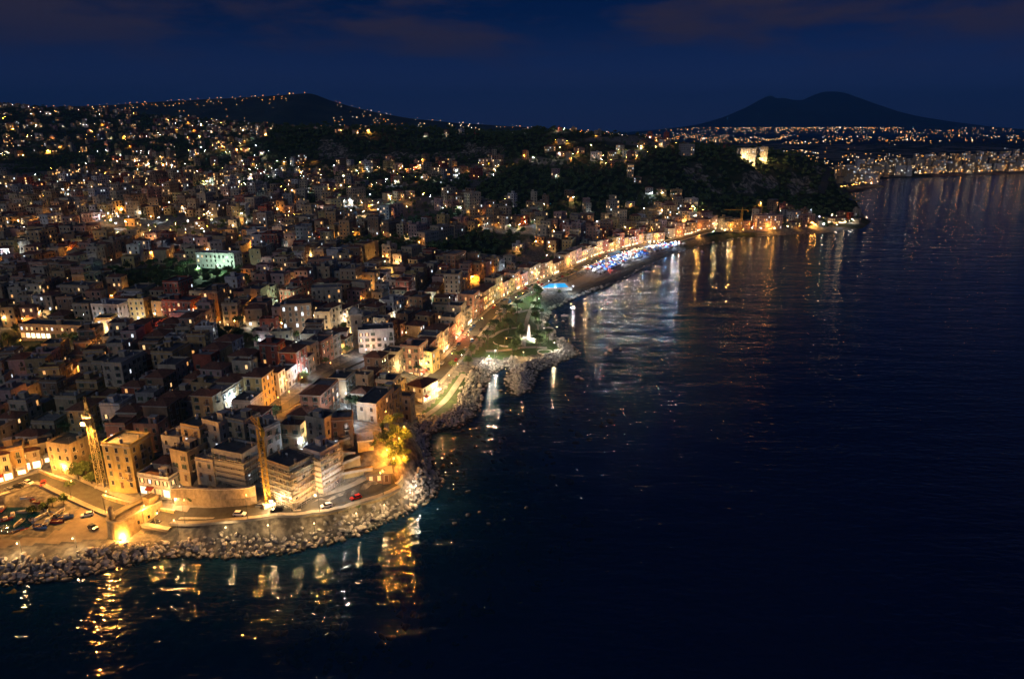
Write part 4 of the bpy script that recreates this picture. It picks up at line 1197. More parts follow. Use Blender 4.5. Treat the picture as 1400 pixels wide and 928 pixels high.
for i in range(4, int(len(R_SEA) * 0.62)):
    for s in (-3.2, 3.2):
        if r5.random() < 0.5:
            q = R_SEA[i] + N_[i] * s + T_[i] * r5.uniform(-.4, .4)
            if i % 2 == 0: car(q[0], q[1], math.atan2(T_[i][1], T_[i][0]) + r5.choice((0, math.pi)), r5.choice(list(CARCOL)), 'along the lit seafront road', z=hgt(*R_SEA[i]) + 0.24)

# ------------------------------------------------------------------ boats
def boat_meshes(hull, L=5.2):
    mb = MB(); W = L * 0.17
    st = [(-1, 0.85), (-0.5, 1.0), (0.1, 0.98), (0.6, 0.62), (1, 0.04)]
    vs = []
    for t, w in st: vs += [(t * L / 2, -W * w, 0.62 + max(t, 0) * 0.3), (t * L / 2, -W * w * 0.55, -0.15), (t * L / 2, W * w * 0.55, -0.15), (t * L / 2, W * w, 0.62 + max(t, 0) * 0.3)]
    fs = [(0, 1, 2, 3)]
    for i in range(len(st) - 1):
        for k in range(3): a = i * 4 + k; fs.append((a, a + 4, a + 5, a + 1))
    mb.add(vs, fs); h = mesh_of('hull', mb, hull)
    mb = MB()
    vs = []
    for t, w in st: vs += [(t * L / 2 * 0.94, -W * w * 0.85, 0.3), (t * L / 2 * 0.94, W * w * 0.85, 0.3)]
    mb.add(vs, [(2 * i, 2 * i + 2, 2 * i + 3, 2 * i + 1) for i in range(len(st) - 1)]); d = mesh_of('deck', mb, M_SHUT2)
    mb = MB(); mb.box(-L * 0.22, -L * 0.15, -W * 0.95, W * 0.95, 0.42, 0.5); th = mesh_of('thwart', mb, M_TRIM)
    mb = MB(); mb.box(-L * 0.56, -L * 0.47, -0.16, 0.16, 0.35, 0.95); mb.box(-L * 0.54, -L * 0.5, -0.07, 0.07, -0.35, 0.35); mo = mesh_of('outboard_motor', mb, M_IRON)
    mb = MB(); mb.box(-0.2, L * 0.2, -W * 0.6, W * 0.6, 0.3, 1.45); cb = mesh_of('cabin', mb, M_AWN2)
    return h, d, th, mo, cb
BOATM = {k: boat_meshes(surf('boat_paint_' + k, c, rough=0.4, var=0.15)) for k, c in {'white': (0.65, 0.65, 0.63), 'blue': (0.05, 0.12, 0.35), 'red': (0.35, 0.05, 0.04)}.items()}
BOATS = []
def boat(px, py, z, rz, col, cabin, where):
    p = at_z(px, py, z) if z is not None else hit(px, py)
    zz = p[2] if z is not None else p[2] + 0.25
    root = empty('boat', (p[0], p[1], zz + 0.02), rz)
    h, d, th, mo, cb = BOATM[col]
    child('hull', h, root, (0, 0, 0)); child('deck', d, root, (0, 0, 0)); child('thwart', th, root, (0, 0, 0)); child('outboard_motor', mo, root, (0, 0, 0))
    if cabin: child('cabin', cb, root, (0, 0, 0))
    tag(root, None, 'boat', 'boats ' + where)
    BOATS.append(dict(o=root, x=p[0], y=p[1], z=zz, col=col, cabin=cabin, where=where))
for px, py in ((6, 712), (18, 706), (34, 700), (22, 727), (46, 714), (40, 724), (10, 742), (4, 696), (26, 716)): boat(px, py, 0.0, r5.uniform(0, 6.28), r5.choice(('white', 'white', 'blue', 'red')), r5.random() < 0.3, 'moored in the harbour basin')
for px, py in ((64, 697), (72, 706), (58, 708), (82, 702), (50, 690), (76, 715), (90, 709), (66, 716), (40, 684), (56, 722)): boat(px, py, None, r5.uniform(0, 6.28), r5.choice(('white', 'white', 'blue', 'red')), r5.random() < 0.2, 'hauled out on the harbour yard')
for px, py in ((814, 426), (772, 432), (800, 410), (846, 392), (902, 366), (930, 352), (884, 372), (1003, 338), (960, 345)): boat(px, py, 0.0, r5.uniform(0, 6.28), r5.choice(('white', 'blue')), r5.random() < 0.4, 'moored off the beach')
# ------------------------------------------------------------------ seafront: park, pool, market
def monument():
    p = hit(723, 462)
    root = empty('monument', (p.x, p.y, p.z))
    mt = surf('white_marble', (0.6, 0.59, 0.56), var=0.15)
    mb = MB()
    for r, z0, z1 in ((5.0, -0.5, 0.5), (3.8, 0.5, 0.9), (2.6, 0.9, 1.3)): mb.prism([(r * math.cos(a), r * math.sin(a)) for a in np.linspace(0, 2 * math.pi, 13)[:-1]], z0, z1)
    mb.build('stepped_base', mt, root)
    mb = MB(); mb.add([(-1, -1, 1.3), (1, -1, 1.3), (1, 1, 1.3), (-1, 1, 1.3), (-.6, -.6, 8), (.6, -.6, 8), (.6, .6, 8), (-.6, .6, 8)], [(0, 1, 5, 4), (1, 2, 6, 5), (2, 3, 7, 6), (3, 0, 4, 7), (4, 5, 6, 7)]); mb.build('pillar', mt, root)
    mb = MB(); mb.add([(-.6, -.6, 8.003), (.6, -.6, 8.003), (.6, .6, 8.003), (-.6, .6, 8.003), (0, 0, 9.2)], [(0, 1, 4), (1, 2, 4), (2, 3, 4), (3, 0, 4)]); mb.build('tip', mt, root)
    tag(root, 'white floodlit stone pillar on a stepped base in the seafront park', 'monument'); block(p.x, p.y, 6)
    floodlight(p.x + 3.5, p.y - 6.5, p.z + 1.0, 'white', 1300, 'white floodlight at the foot of the pillar in the seafront park', rz=math.pi)
    floodlight(p.x - 6, p.y - 3.5, p.z + 1.0, 'white', 1000, 'second white floodlight on the road side of the park pillar', rz=2)
monument()
def ring_bed(px, py, r, label):
    p = hit(px, py); root = empty('flower_bed', (p.x, p.y, p.z + 0.2))
    n = 28; A = [2 * math.pi * k / n for k in range(n)]
    mb = MB()
    for r0, r1, z0, z1 in ((r, r + 0.6, 0.0, 0.45),):
        mb.add([(r1 * math.cos(a), r1 * math.sin(a), z0 - 0.5) for a in A] + [(r1 * math.cos(a), r1 * math.sin(a), z1) for a in A] + [(r0 * math.cos(a), r0 * math.sin(a), z1) for a in A] + [(r0 * math.cos(a), r0 * math.sin(a), z0) for a in A],
               [(k + j * n, (k + 1) % n + j * n, (k + 1) % n + (j + 1) * n, k + (j + 1) * n) for j in range(3) for k in range(n)])
    mb.build('kerb_ring', M_TRIM, root)
    mb = MB(); mb.add([(0, 0, 0.35)] + [(r * math.cos(a), r * math.sin(a), 0.2) for a in A], [(0, 1 + k, 1 + (k + 1) % n) for k in range(n)]); mb.build('turf', M_LAWN, root)
    tag(root, label, 'flower bed')
ring_bed(694, 468, 8.5, 'large round lawn bed with a pale kerb in the seafront park')
ring_bed(700, 424, 6.5, 'smaller round lawn bed at the inland end of the seafront park')
ring_bed(745, 482, 4.0, 'small round bed near the rocky tip of the park')
def pool():
    p = hit(757, 393)
    ang = math.atan2(R_SEA[len(R_SEA) // 2][1] - R_SEA[len(R_SEA) // 2 - 6][1], R_SEA[len(R_SEA) // 2][0] - R_SEA[len(R_SEA) // 2 - 6][0])
    root = empty('swimming_pool', (p.x, p.y, p.z + 1.1), math.radians(8))
    mb = MB()
    for x0, x1, y0, y1 in ((-13, 13, -10, -8), (-13, 13, 8, 10), (-13, -11, -8, 8), (11, 13, -8, 8)): mb.box(x0, x1, y0, y1, -2, 0.6)
    mb.build('deck', M_TRIM, root)
    m, n, l, b = new_mat('glowing_pool_water')
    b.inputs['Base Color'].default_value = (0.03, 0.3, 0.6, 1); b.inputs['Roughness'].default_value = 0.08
    b.inputs['Emission Color'].default_value = (0.02, 0.42, 1, 1); b.inputs['Emission Strength'].default_value = 0.75  # the water surface itself glows, with no lamps modelled beneath
    mb = MB(); mb.add([(-11, -8, 0.4), (11, -8, 0.4), (11, 8, 0.4), (-11, 8, 0.4)], [(0, 1, 2, 3)]); mb.build('glowing_water', m, root)
    mb = MB()
    for x in (-13, 13):
        for y in (-10, 10): mb.tube([(x, y, 0), (x, y, 4)], 0.1, 6)
    mb.build('canopy_posts', M_STEEL, root)
    tag(root, 'bright blue self-glowing swimming pool beside the seafront promenade', 'swimming pool')
    block(p.x, p.y, 15)
    for dx, dy in ((-15, -12), (14, -13), (-6, -14)): lamp(p.x + dx, p.y + dy, 'cool', 900, 8.5, label=f"cool white lamp {'at the left corner' if dx == -15 else 'at the right corner' if dx == 14 else 'in front'} of the blue lit pool")
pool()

def stall_meshes(col, lit):
    mb = MB(); a = 1.9
    mb.add([(-a, -a, 2.3), (a, -a, 2.3), (a, a, 2.3), (-a, a, 2.3), (0, 0, 3.6)], [(0, 1, 4), (1, 2, 4), (2, 3, 4), (3, 0, 4)]); mb.add([(-a, -a, 2.0), (a, -a, 2.0), (a, a, 2.0), (-a, a, 2.0), (-a, -a, 2.3), (a, -a, 2.3), (a, a, 2.3), (-a, a, 2.3)], [(0, 1, 5, 4), (1, 2, 6, 5), (2, 3, 7, 6), (3, 0, 4, 7)])
    roof = mesh_of('tent_roof', mb, col)
    mb = MB()
    for x in (-1.8, 1.8):
        for y in (-1.8, 1.8): mb.box(x - 0.05, x + 0.05, y - 0.05, y + 0.05, 0, 2.3)
    fr = mesh_of('frame', mb, M_STEEL)
    mb = MB(); mb.box(-1.7, 1.7, -1.75, -1.1, 0, 1.0); ct = mesh_of('counter', mb, M_SHUT2)
    mb = MB(); mb.box(-1.6, 1.6, -0.06, 0.06, 1.9, 2.02); lt = mesh_of('strip_light', mb, lit)
    return roof, fr, ct, lt
STALLM = {'white': stall_meshes(surf('tent_white', (0.6, 0.6, 0.6), var=0.1), emit('strip_white', (.85, .92, 1), 14)), 'blue': stall_meshes(surf('tent_blue', (0.06, 0.16, 0.5), var=0.1), emit('strip_blue', (.2, .45, 1), 14)),
          'red': stall_meshes(surf('tent_red', (0.5, 0.08, 0.06), var=0.1), emit('strip_pink', (1, .35, .3), 14)), 'cream': stall_meshes(surf('tent_cream', (0.55, 0.45, 0.3), var=0.1), emit('strip_warm', (1, .7, .4), 14))}
STALLS = []
N_, T_ = normals2(R_SEA)
_pxr = np.array([project(q[0], q[1], 7)[0] for q in R_SEA])
i0, i1 = int(np.argmin(abs(_pxr - 790))), int(np.argmin(abs(_pxr - 918)))
r6 = random.Random(5)
for i in range(i0, i1):
    for row in range(3):
        if r6.random() < 0.22: continue
        off = 9.5 + row * 6.2 + r6.uniform(-.6, .6)
        q = R_SEA[i] + N_[i] * off + T_[i] * r6.uniform(-.5, .5)
        if i % 2 != row % 2 and r6.random() < 0.45: continue
        if sd_at(*q) < 9: continue
        col = r6.choice(('white', 'white', 'white', 'white', 'blue', 'blue', 'blue', 'cream', 'red'))
        root = empty('market_stall', (q[0], q[1], hgt(*q) + 0.3), math.atan2(T_[i][1], T_[i][0]) + r6.uniform(-.08, .08))
        for nm, me in zip(('tent_roof', 'frame', 'counter', 'strip_light'), STALLM[col]): child(nm, me, root, (0, 0, 0))
        tag(root, None, 'market stall', 'tent stalls on the seafront promenade')
        STALLS.append(dict(o=root, x=q[0], y=q[1], z=root.location.z, col=col)); block(q[0], q[1], 3)
# two wide canopies among the stalls
for k, (px, py, lab) in enumerate(((838, 352, 'long blue canopy in the middle of the seafront market'), (878, 341, 'long white canopy at the far end of the seafront market'))):
    p = hit(px, py); root = empty('canopy', (p.x, p.y, p.z + 0.3), math.radians(56))
    mb = MB(); mb.add([(-12, -4, 3.6), (12, -4, 3.6), (12, 0, 5), (-12, 0, 5), (12, 4, 3.6), (-12, 4, 3.6)], [(0, 1, 2, 3), (3, 2, 4, 5)]); mb.build('fabric_roof', surf('canopy_blue', (0.05, 0.2, 0.5), var=0.1) if k == 0 else M_AWN2, root)
    for x in (-11.5, -4, 4, 11.5):
        for y in (-3.8, 3.8): mb = MB(); mb.box(x - 0.08, x + 0.08, y - 0.08, y + 0.08, 0, 3.6); mb.build('post', M_STEEL, root)
    tag(root, lab, 'canopy')

# seafront row of houses facing the road, shops lit below
r7 = random.Random(19)
s_acc, L_acc = 0.0, np.r_[0, np.cumsum(np.linalg.norm(np.diff(R_SEA, axis=0), axis=1))]
pos = 4.0
while pos < L_acc[-1] - 20:
    w = r7.uniform(8.5, 15)
    c = pos + w / 2
    P = np.array([np.interp(c, L_acc, R_SEA[:, 0]), np.interp(c, L_acc, R_SEA[:, 1])])
    j = min(int(np.searchsorted(L_acc, c)), len(N_) - 1)
    t = T_[j]; n = -N_[j]
    dd = r7.uniform(9, 11)
    q = P + n * (7.2 + dd / 2)
    ang = math.atan2(t[1], t[0])
    st = r7.choice((3, 3, 4, 4, 5))
    far = q[1] > 480
    if q[1] < 900 and sd_at(*q) > 8:
        h = make_house(q[0], q[1], ang, w - 0.15, dd, st, r7.choice(('ochre', 'salmon', 'cream', 'yellow', 'pink', 'red', 'cream', 'sandstone')), r7.choice(('concrete', 'bitumen', 'clay', 'tile')), 1 if far else 2, 'seafront_house', 'house', r7, lit=0.22, shops=r7.random() < 0.7, balc=0.55, group='houses facing the seafront road', z=hgt(*P) + 0.25)
        rec_block(h)
    pos += w + (r7.uniform(3, 7) if r7.random() < 0.15 else 0.3)

# restaurant with gardens over the cove
p = hit(582, 548)
h = make_house(p.x - 2, p.y + 4, math.radians(62), 13, 10, 2, 'white', 'tile', 2, 'restaurant', 'restaurant', random.Random(44), lit=0.5, shops=True, balc=0.2, special='white two-storey seaside restaurant with red awnings above the boulder-lined garden')
rec_block(h)
p = hit(592, 512)
h = make_house(p.x - 3, p.y + 6, math.radians(70), 9, 9, 3, 'yellow', 'concrete', 2, 'villa', 'villa', random.Random(45), lit=0.15, balc=0.0, special='square yellow three-storey villa beside the pink-lit seafront terrace')
rec_block(h)

# ------------------------------------------------------------------ far landmarks
p = hit(1052, 318)
APT = make_house(p.x, p.y + 12, math.radians(6), 34, 14, 5, 'pink', 'bitumen', 1, 'apartment_block', 'apartment block', random.Random(50), lit=0.25, special='wide five-storey apartment block on the headland shore above the orange reflections'); rec_block(APT); block(p.x - 12, p.y + 12, 14); block(p.x + 12, p.y + 12, 14)
p = hit(1106, 309)
h = make_house(p.x, p.y + 8, math.radians(10), 15, 11, 4, 'salmon', 'concrete', 1, 'apartment_block', 'apartment block', random.Random(51), lit=0.25, special='four-storey salmon apartment block near the tip of the headland'); rec_block(h)
p = hit(1145, 306)
h = make_house(p.x, p.y + 6, math.radians(10), 22, 10, 2, 'ochre', 'tile', 1, 'beach_club', 'building', random.Random(52), lit=0.4, shops=True, special='low lit ochre beach club building on the tip of the headland'); rec_block(h)
for k, (px, py, w, d_, st, lab) in enumerate(((1022, 221, 26, 14, 5, 'floodlit white academy slab building on the plateau above the cliffs'), (1043, 222, 14, 14, 6, 'tall floodlit cream academy block on the cliff plateau, right of the slab'), (940, 215, 22, 12, 5, 'unlit grey block on the plateau left of the floodlit academy'))):
    p = hit(px, py)
    h = make_house(p.x, p.y + 10, math.radians(8), w, d_, st, ('white', 'cream', 'grey')[k], 'concrete', 1, 'academy_building', 'building', random.Random(60 + k), lit=(0.5, 0.4, 0.1)[k], special=lab); rec_block(h)
    if k < 2:
        for s in (-0.3, 0.3): floodlight(p.x + w * s, p.y - 6, hgt(p.x + w * s, p.y - 6) + 2.5, 'warm', 5200, f"warm floodlight {'left' if s < 0 else 'right'} of the door of the {'white slab' if k == 0 else 'cream block'} academy", rz=math.pi, big=3)
tower_crane(1012, 317, 26, 'orange tower crane rising behind the seafront road near the headland', 22, math.radians(175), col=(0.5, 0.22, 0.03), folded=False, w=1.8)
def church():
    p = hit(487, 476)
    root = empty('bell_tower', (p.x, p.y + 3, p.z), math.radians(18))
    mb = MB(); mb.box(-3, 3, -3, 3, -2, 19); mb.build('shaft', WM['cream'], root)
    for z in (6, 12, 18.6): mb = MB(); mb.box(-3.3, 3.3, -3.3, 3.3, z, z + 0.5); mb.build('cornice', M_TRIM, root)
    for f, (nx_, ny_) in FACES: child('window', WIN['dark_arch'], root, (nx_ * 3, ny_ * 3, 13.5), (0, math.pi / 2, math.pi, -math.pi / 2)[f])
    mb = MB(); n = 12
    rings = [(3.0 * math.cos(a), 19 + 0.1 + 3.4 * math.sin(a)) for a in np.linspace(0, math.pi / 2 - 0.1, 6)]
    vs = [(r * math.cos(2 * math.pi * j / n), r * math.sin(2 * math.pi * j / n), z) for r, z in rings for j in range(n)]
    mb.add(vs, [(i * n + j, i * n + (j + 1) % n, (i + 1) * n + (j + 1) % n, (i + 1) * n + j) for i in range(5) for j in range(n)]); mb.build('dome', surf('dome_tiles', (0.3, 0.32, 0.3), var=0.3), root, smooth=True)
    mb = MB(); mb.bar((0, 0, 22.4), (0, 0, 25), 0.15); mb.bar((-0.6, 0, 24.2), (0.6, 0, 24.2), 0.15); mb.build('cross', M_IRON, root)
    tag(root, 'domed bell tower lit blue-white in the middle of the old town', 'bell tower'); block(p.x, p.y + 3, 7)
    floodlight(p.x + 4.5, p.y - 5, p.z + 6, 'blue', 2600, 'blue floodlight on the right of the domed bell tower', rz=2.5)
    floodlight(p.x - 5, p.y - 4, p.z + 5, 'white', 1700, 'white floodlight on the left of the domed bell tower', rz=3.6)
church()
p = hit(72, 468)
h = make_house(p.x, p.y + 8, math.radians(-6), 40, 11, 2, 'sandstone', 'bitumen', 1, 'arcade_building', 'building', random.Random(71), lit=0.5, shops=True, special='long low sandstone arcade building with an amber-lit front below the tree patch'); 
for s in (-14, 0, 14): block(h['x'] + s, h['y'], 9)
for k, (px, py, w, d_, st, c, lab) in enumerate(((246, 446, 18, 12, 4, 'red', 'deep red four-storey apartment block glowing under orange lamps beside dark trees'), (150, 452, 17, 13, 4, 'white', 'white block lit cyan at its corner behind the long arcade building'), (108, 424, 20, 12, 4, 'sandstone', 'sandstone apartment block with rows of lit windows left of the dark tree patch'),
        (436, 376, 17, 12, 3, 'salmon', 'salmon three-storey block with orange lit front among the mid-town trees'), (404, 458, 16, 12, 5, 'brown', 'tall brown apartment block with arched windows behind the domed bell tower'), (296, 368, 30, 11, 3, 'white', 'long pale block lit greenish white behind the big dark tree patch'),
        (512, 486, 19, 12, 4, 'white', 'four-storey white apartment block right of the domed bell tower'), (445, 425, 18, 12, 4, 'cream', 'gabled cream block right of the green-lit facade'))):
    p = hit(px, py)
    h = make_house(p.x, p.y + 7, math.radians(-8 if px < 300 else 12), w, d_, st, c, 'concrete' if k % 2 else 'bitumen', 2 if p.y < 420 else 1, 'apartment_block', 'apartment block', random.Random(80 + k), lit=0.2, arch=(k == 4), special=lab)
    rec_block(h)

for px, py, w, d_, st, c_, rf, lb in ((768, 198, 14, 10, 2, 'cream', 'tile', 'cream tiled villa highest on the lit hill below the skyline'), (752, 208, 18, 10, 2, 'ochre', 'tile', 'long ochre villa on the left of the lit hill'), (792, 210, 16, 10, 2, 'salmon', 'tile', 'salmon villa in the middle of the lit hill'), (815, 220, 17, 11, 3, 'white', 'concrete', 'white floodlit three-storey villa below the lit hill'),
                                (838, 219, 15, 11, 3, 'yellow', 'tile', 'yellow-lit villa right of the white floodlit one'), (862, 215, 24, 11, 2, 'white', 'concrete', 'long pale flat-roofed villa at the right of the lit hill'), (848, 206, 14, 9, 2, 'cream', 'tile', 'small cream villa behind the long pale one'), (905, 268, 12, 9, 2, 'cream', 'tile', 'cream tiled house among trees on the slope left of the cliffs'), (925, 273, 14, 9, 3, 'ochre', 'concrete', 'ochre flat-roofed house lowest on the slope left of the cliffs'), (946, 281, 16, 9, 2, 'white', 'concrete', 'white low house just above the headland road trees'), (888, 266, 10, 9, 2, 'white', 'tile', 'white tiled house at the upper end of the lit slope terrace'), (862, 246, 9, 8, 5, 'sandstone', 'bitumen', 'slim sandstone tower house alone on the wooded hill'), (872, 252, 11, 8, 2, 'salmon', 'tile', 'salmon cottage right of the slim sandstone tower house'), (1102, 297, 15, 10, 2, 'white', 'concrete', 'white cool-lit house hidden in the headland trees'), (664, 224, 24, 11, 2, 'salmon', 'bitumen', 'long salmon villa at the foot of the dark ridge')):
    p = hit(px, py); h = make_house(p.x, p.y + 5, math.radians(RND.uniform(-10, 15)), w, d_, st, c_, rf, 1, 'villa', 'villa', random.Random(px), lit=0.35, balc=0, special=lb, group='villas on the lit hill'); rec_block(h)
# ------------------------------------------------------------------ the town
def orient(x, y):
    if y < 480: a = 77
    elif y < 800: a = 77 - (y - 480) / 320 * 25
    else: a = 48
    if x < -60: a += min(18, (-x - 60) * 0.12)
    return math.radians(a)
r8 = random.Random(101)
cells = []
def seeds(step, x0, x1, y0, y1):
    out = []
    for gy in np.arange(y0, y1, step):
        for gx in np.arange(x0, x1, step): out.append((gx + r8.uniform(-.35, .35) * step, gy + r8.uniform(-.35, .35) * step))
    return out
SEED = np.array(seeds(80, -560, 420, 180, 620) + seeds(120, -1500, 900, 620, 1500) + seeds(190, -2300, 900, 1500, 2700))
def in_frame(x, y, z, m=12):
    if y < 60: return False
    px, py = project(x, y, z); return -m < px < 1400 + m and -m < py < 940
def hidden(x, y, z):
    k = np.linspace(0.3, 0.985, 90)
    return bool(((height(x * k, y * k)) > CAMZ + (z - CAMZ) * k + 1.0).any())
OB = np.array(OBST)
cand = []
for ci, (sx, sy) in enumerate(SEED):
    th = orient(sx, sy) + r8.gauss(0, 0.12)
    if sy > 620: th += r8.gauss(0, 0.25)
    ux, uy = math.cos(th), math.sin(th); vx, vy = -uy, ux
    R = 62 if sy < 620 else 90 if sy < 1500 else 140
    near = sy < 560
    prow = 24.5 if near else 29
    v = -R + r8.uniform(0, 20)
    while v < R:
        for side in (0, 1):
            dd = r8.uniform(7.5, 9.8)
            vv = v + (0 if side == 0 else 9 + r8.uniform(4.5, 6.0))
            u = -R + r8.uniform(0, 8)
            while u < R:
                w = r8.uniform(5.5, 11.5) if r8.random() < (0.9 if near else 0.8) else r8.uniform(12, 20)
                cx, cy_ = sx + ux * (u + w / 2) + vx * vv, sy + uy * (u + w / 2) + vy * vv
                cand.append((cx, cy_, th + (math.pi if side == 0 else 0), w, dd, ci, side))
                u += w + (r8.uniform(1.5, 5) if r8.random() < 0.38 else 0.2)
        v += prow + r8.uniform(-1.0, 2.5)
        if r8.random() < 0.2: v += r8.uniform(4, 14)
C = np.array([(c[0], c[1]) for c in cand])
own = np.argmin(((C[:, None, :] - SEED[None]) ** 2).sum(-1), 1)
sdc = signed_dist(C[:, 0], C[:, 1]); wdc = in_woods(C[:, 0], C[:, 1])
dens = fbm(C[:, 0] / 130 + 5, C[:, 1] / 130 + 9, 3)
slope = np.hypot(height(C[:, 0] + 8, C[:, 1]) - height(C[:, 0] - 8, C[:, 1]), height(C[:, 0], C[:, 1] + 8) - height(C[:, 0], C[:, 1] - 8)) / 16
PLACED, FAR = [], []
for k, (x, y, th, w, d_, ci, side) in enumerate(cand):
    if own[k] != ci or sdc[k] < 11: continue
    if y > 2650: continue
    z = hgt(x, y)
    if not in_frame(x, y, z + 6): continue
    if y > 600 and x > 420: 
        if r8.random() < 0.8: continue
    wood = wdc[k] > -2
    if wood and not (y > 700 and r8.random() < 0.15): continue
    if slope[k] > 0.55: continue
    if y > 560:
        t = dens[k] - 0.36 - min(0.16, (y - 560) / 4000)
        if t < 0 and r8.random() < 0.88: continue
        if t >= 0 and r8.random() < (0.26 if y < 1000 else 0.62): continue
        if y > 900 and fbm(np.array([x / 210.]), np.array([y / 320.]), 2)[0] < 0.47 and r8.random() < .85: continue
    elif r8.random() < 0.05: continue
    dd = np.hypot(OB[:, 0] - x, OB[:, 1] - y) - OB[:, 2]
    if dd.min() < min(w, d_) * 0.40: continue
    if w > d_ * 1.3 and min((np.hypot(OB[:, 0] - x - s * math.cos(th) * w * 0.32, OB[:, 1] - y - s * math.sin(th) * w * 0.32) - OB[:, 2]).min() for s in (-1, 1)) < d_ * 0.32: continue
    if hidden(x, y, z + 8): continue
    st = r8.choice((2, 2, 3, 3, 3, 4, 4)) if y < 600 else r8.choice((2, 2, 3, 3, 4, 5)) if y < 1000 else r8.choice((2, 2, 3, 4))
    if w > 13: st += r8.choice((0, 1, 1, 2))
    PLACED.append((math.hypot(y, z - CAMZ), x, y, th, w, d_, st))
PLACED.sort()
print('houses placed', len(PLACED))
COLN = ['cream', 'cream', 'ochre', 'ochre', 'salmon', 'white', 'grey', 'sandstone', 'sandstone', 'pink', 'brown', 'red', 'yellow', 'sandstone', 'brown']
FRONTL = []
for (D, x, y, th, w, d_, st) in PLACED:
    if y < 330 or r8.random() > (.55 if y < 620 else .78 if y < 1500 else .28): continue
    c, s = math.cos(th), math.sin(th); best = None
    for f, (nx_, ny_) in FACES:
        k = ((nx_ * c - ny_ * s) * -x + (nx_ * s + ny_ * c) * -y) / math.hypot(x, y)
        if best is None or k > best[0]: best = (k, f)
    L, frz, at = facade_slots(w, d_, best[1])
    q = at(r8.uniform(-.35, .35) * L, 0, r8.uniform(2.2, 4.5))
    FRONTL.append((x + q[0] * c - q[1] * s, y + q[0] * s + q[1] * c, hgt(x, y) + r8.uniform(2.6, 6)))
HOUSE_MAX, APT_MAX, VILLA_MAX, TOWN_MAX = 285, 150, 90, 290
n_h = n_a = n_v = n_w = 0
for (D, x, y, th, w, d_, st) in PLACED:
    col = r8.choice(COLN); roof = r8.choice(('concrete', 'bitumen', 'bitumen', 'clay', 'tile', 'tile', 'concrete'))
    a = (st >= 5 or w > 13) and y > 260
    if a and n_a < APT_MAX:
        n_a += 1
        make_house(x, y, th, w, d_ + 1.5, st, col, roof if roof != 'tile' else 'concrete', 2 if D < 400 else 1, 'apartment_block', 'apartment block', r8, lit=0.07, balc=0.4, group='apartment blocks of the inner town')
    elif not a and w < 8.6 and st >= 3 and n_w < TOWN_MAX:
        n_w += 1
        make_house(x, y, th, w, d_, st, col, roof, 2 if D < 390 else 1, 'townhouse', 'townhouse', r8, lit=0.08, balc=0.25, group='narrow townhouses of the old town')
    elif not a and n_h < HOUSE_MAX:
        n_h += 1
        make_house(x, y, th, w, d_, st, col, roof, 2 if D < 390 else 1, 'house', 'house', r8, lit=0.08, balc=0.22, group='houses packed along the town streets')
    elif y > 800 and n_v < VILLA_MAX and st <= 3 and not a:
        n_v += 1
        make_house(x, y, th, w, d_, st, col, 'tile' if r8.random() < 0.6 else 'concrete', 1, 'villa', 'villa', r8, lit=0.12, balc=0, clutter=False, group='villas scattered on the wooded hillside')
    else: FAR.append((x, y, th, w, d_, st, col, roof))
    block(x, y, max(w, d_) * 0.5)
print('houses', n_h, 'blocks', n_a, 'townhouses', n_w, 'villas', n_v, 'far', len(FAR))
OB = np.array(OBST)

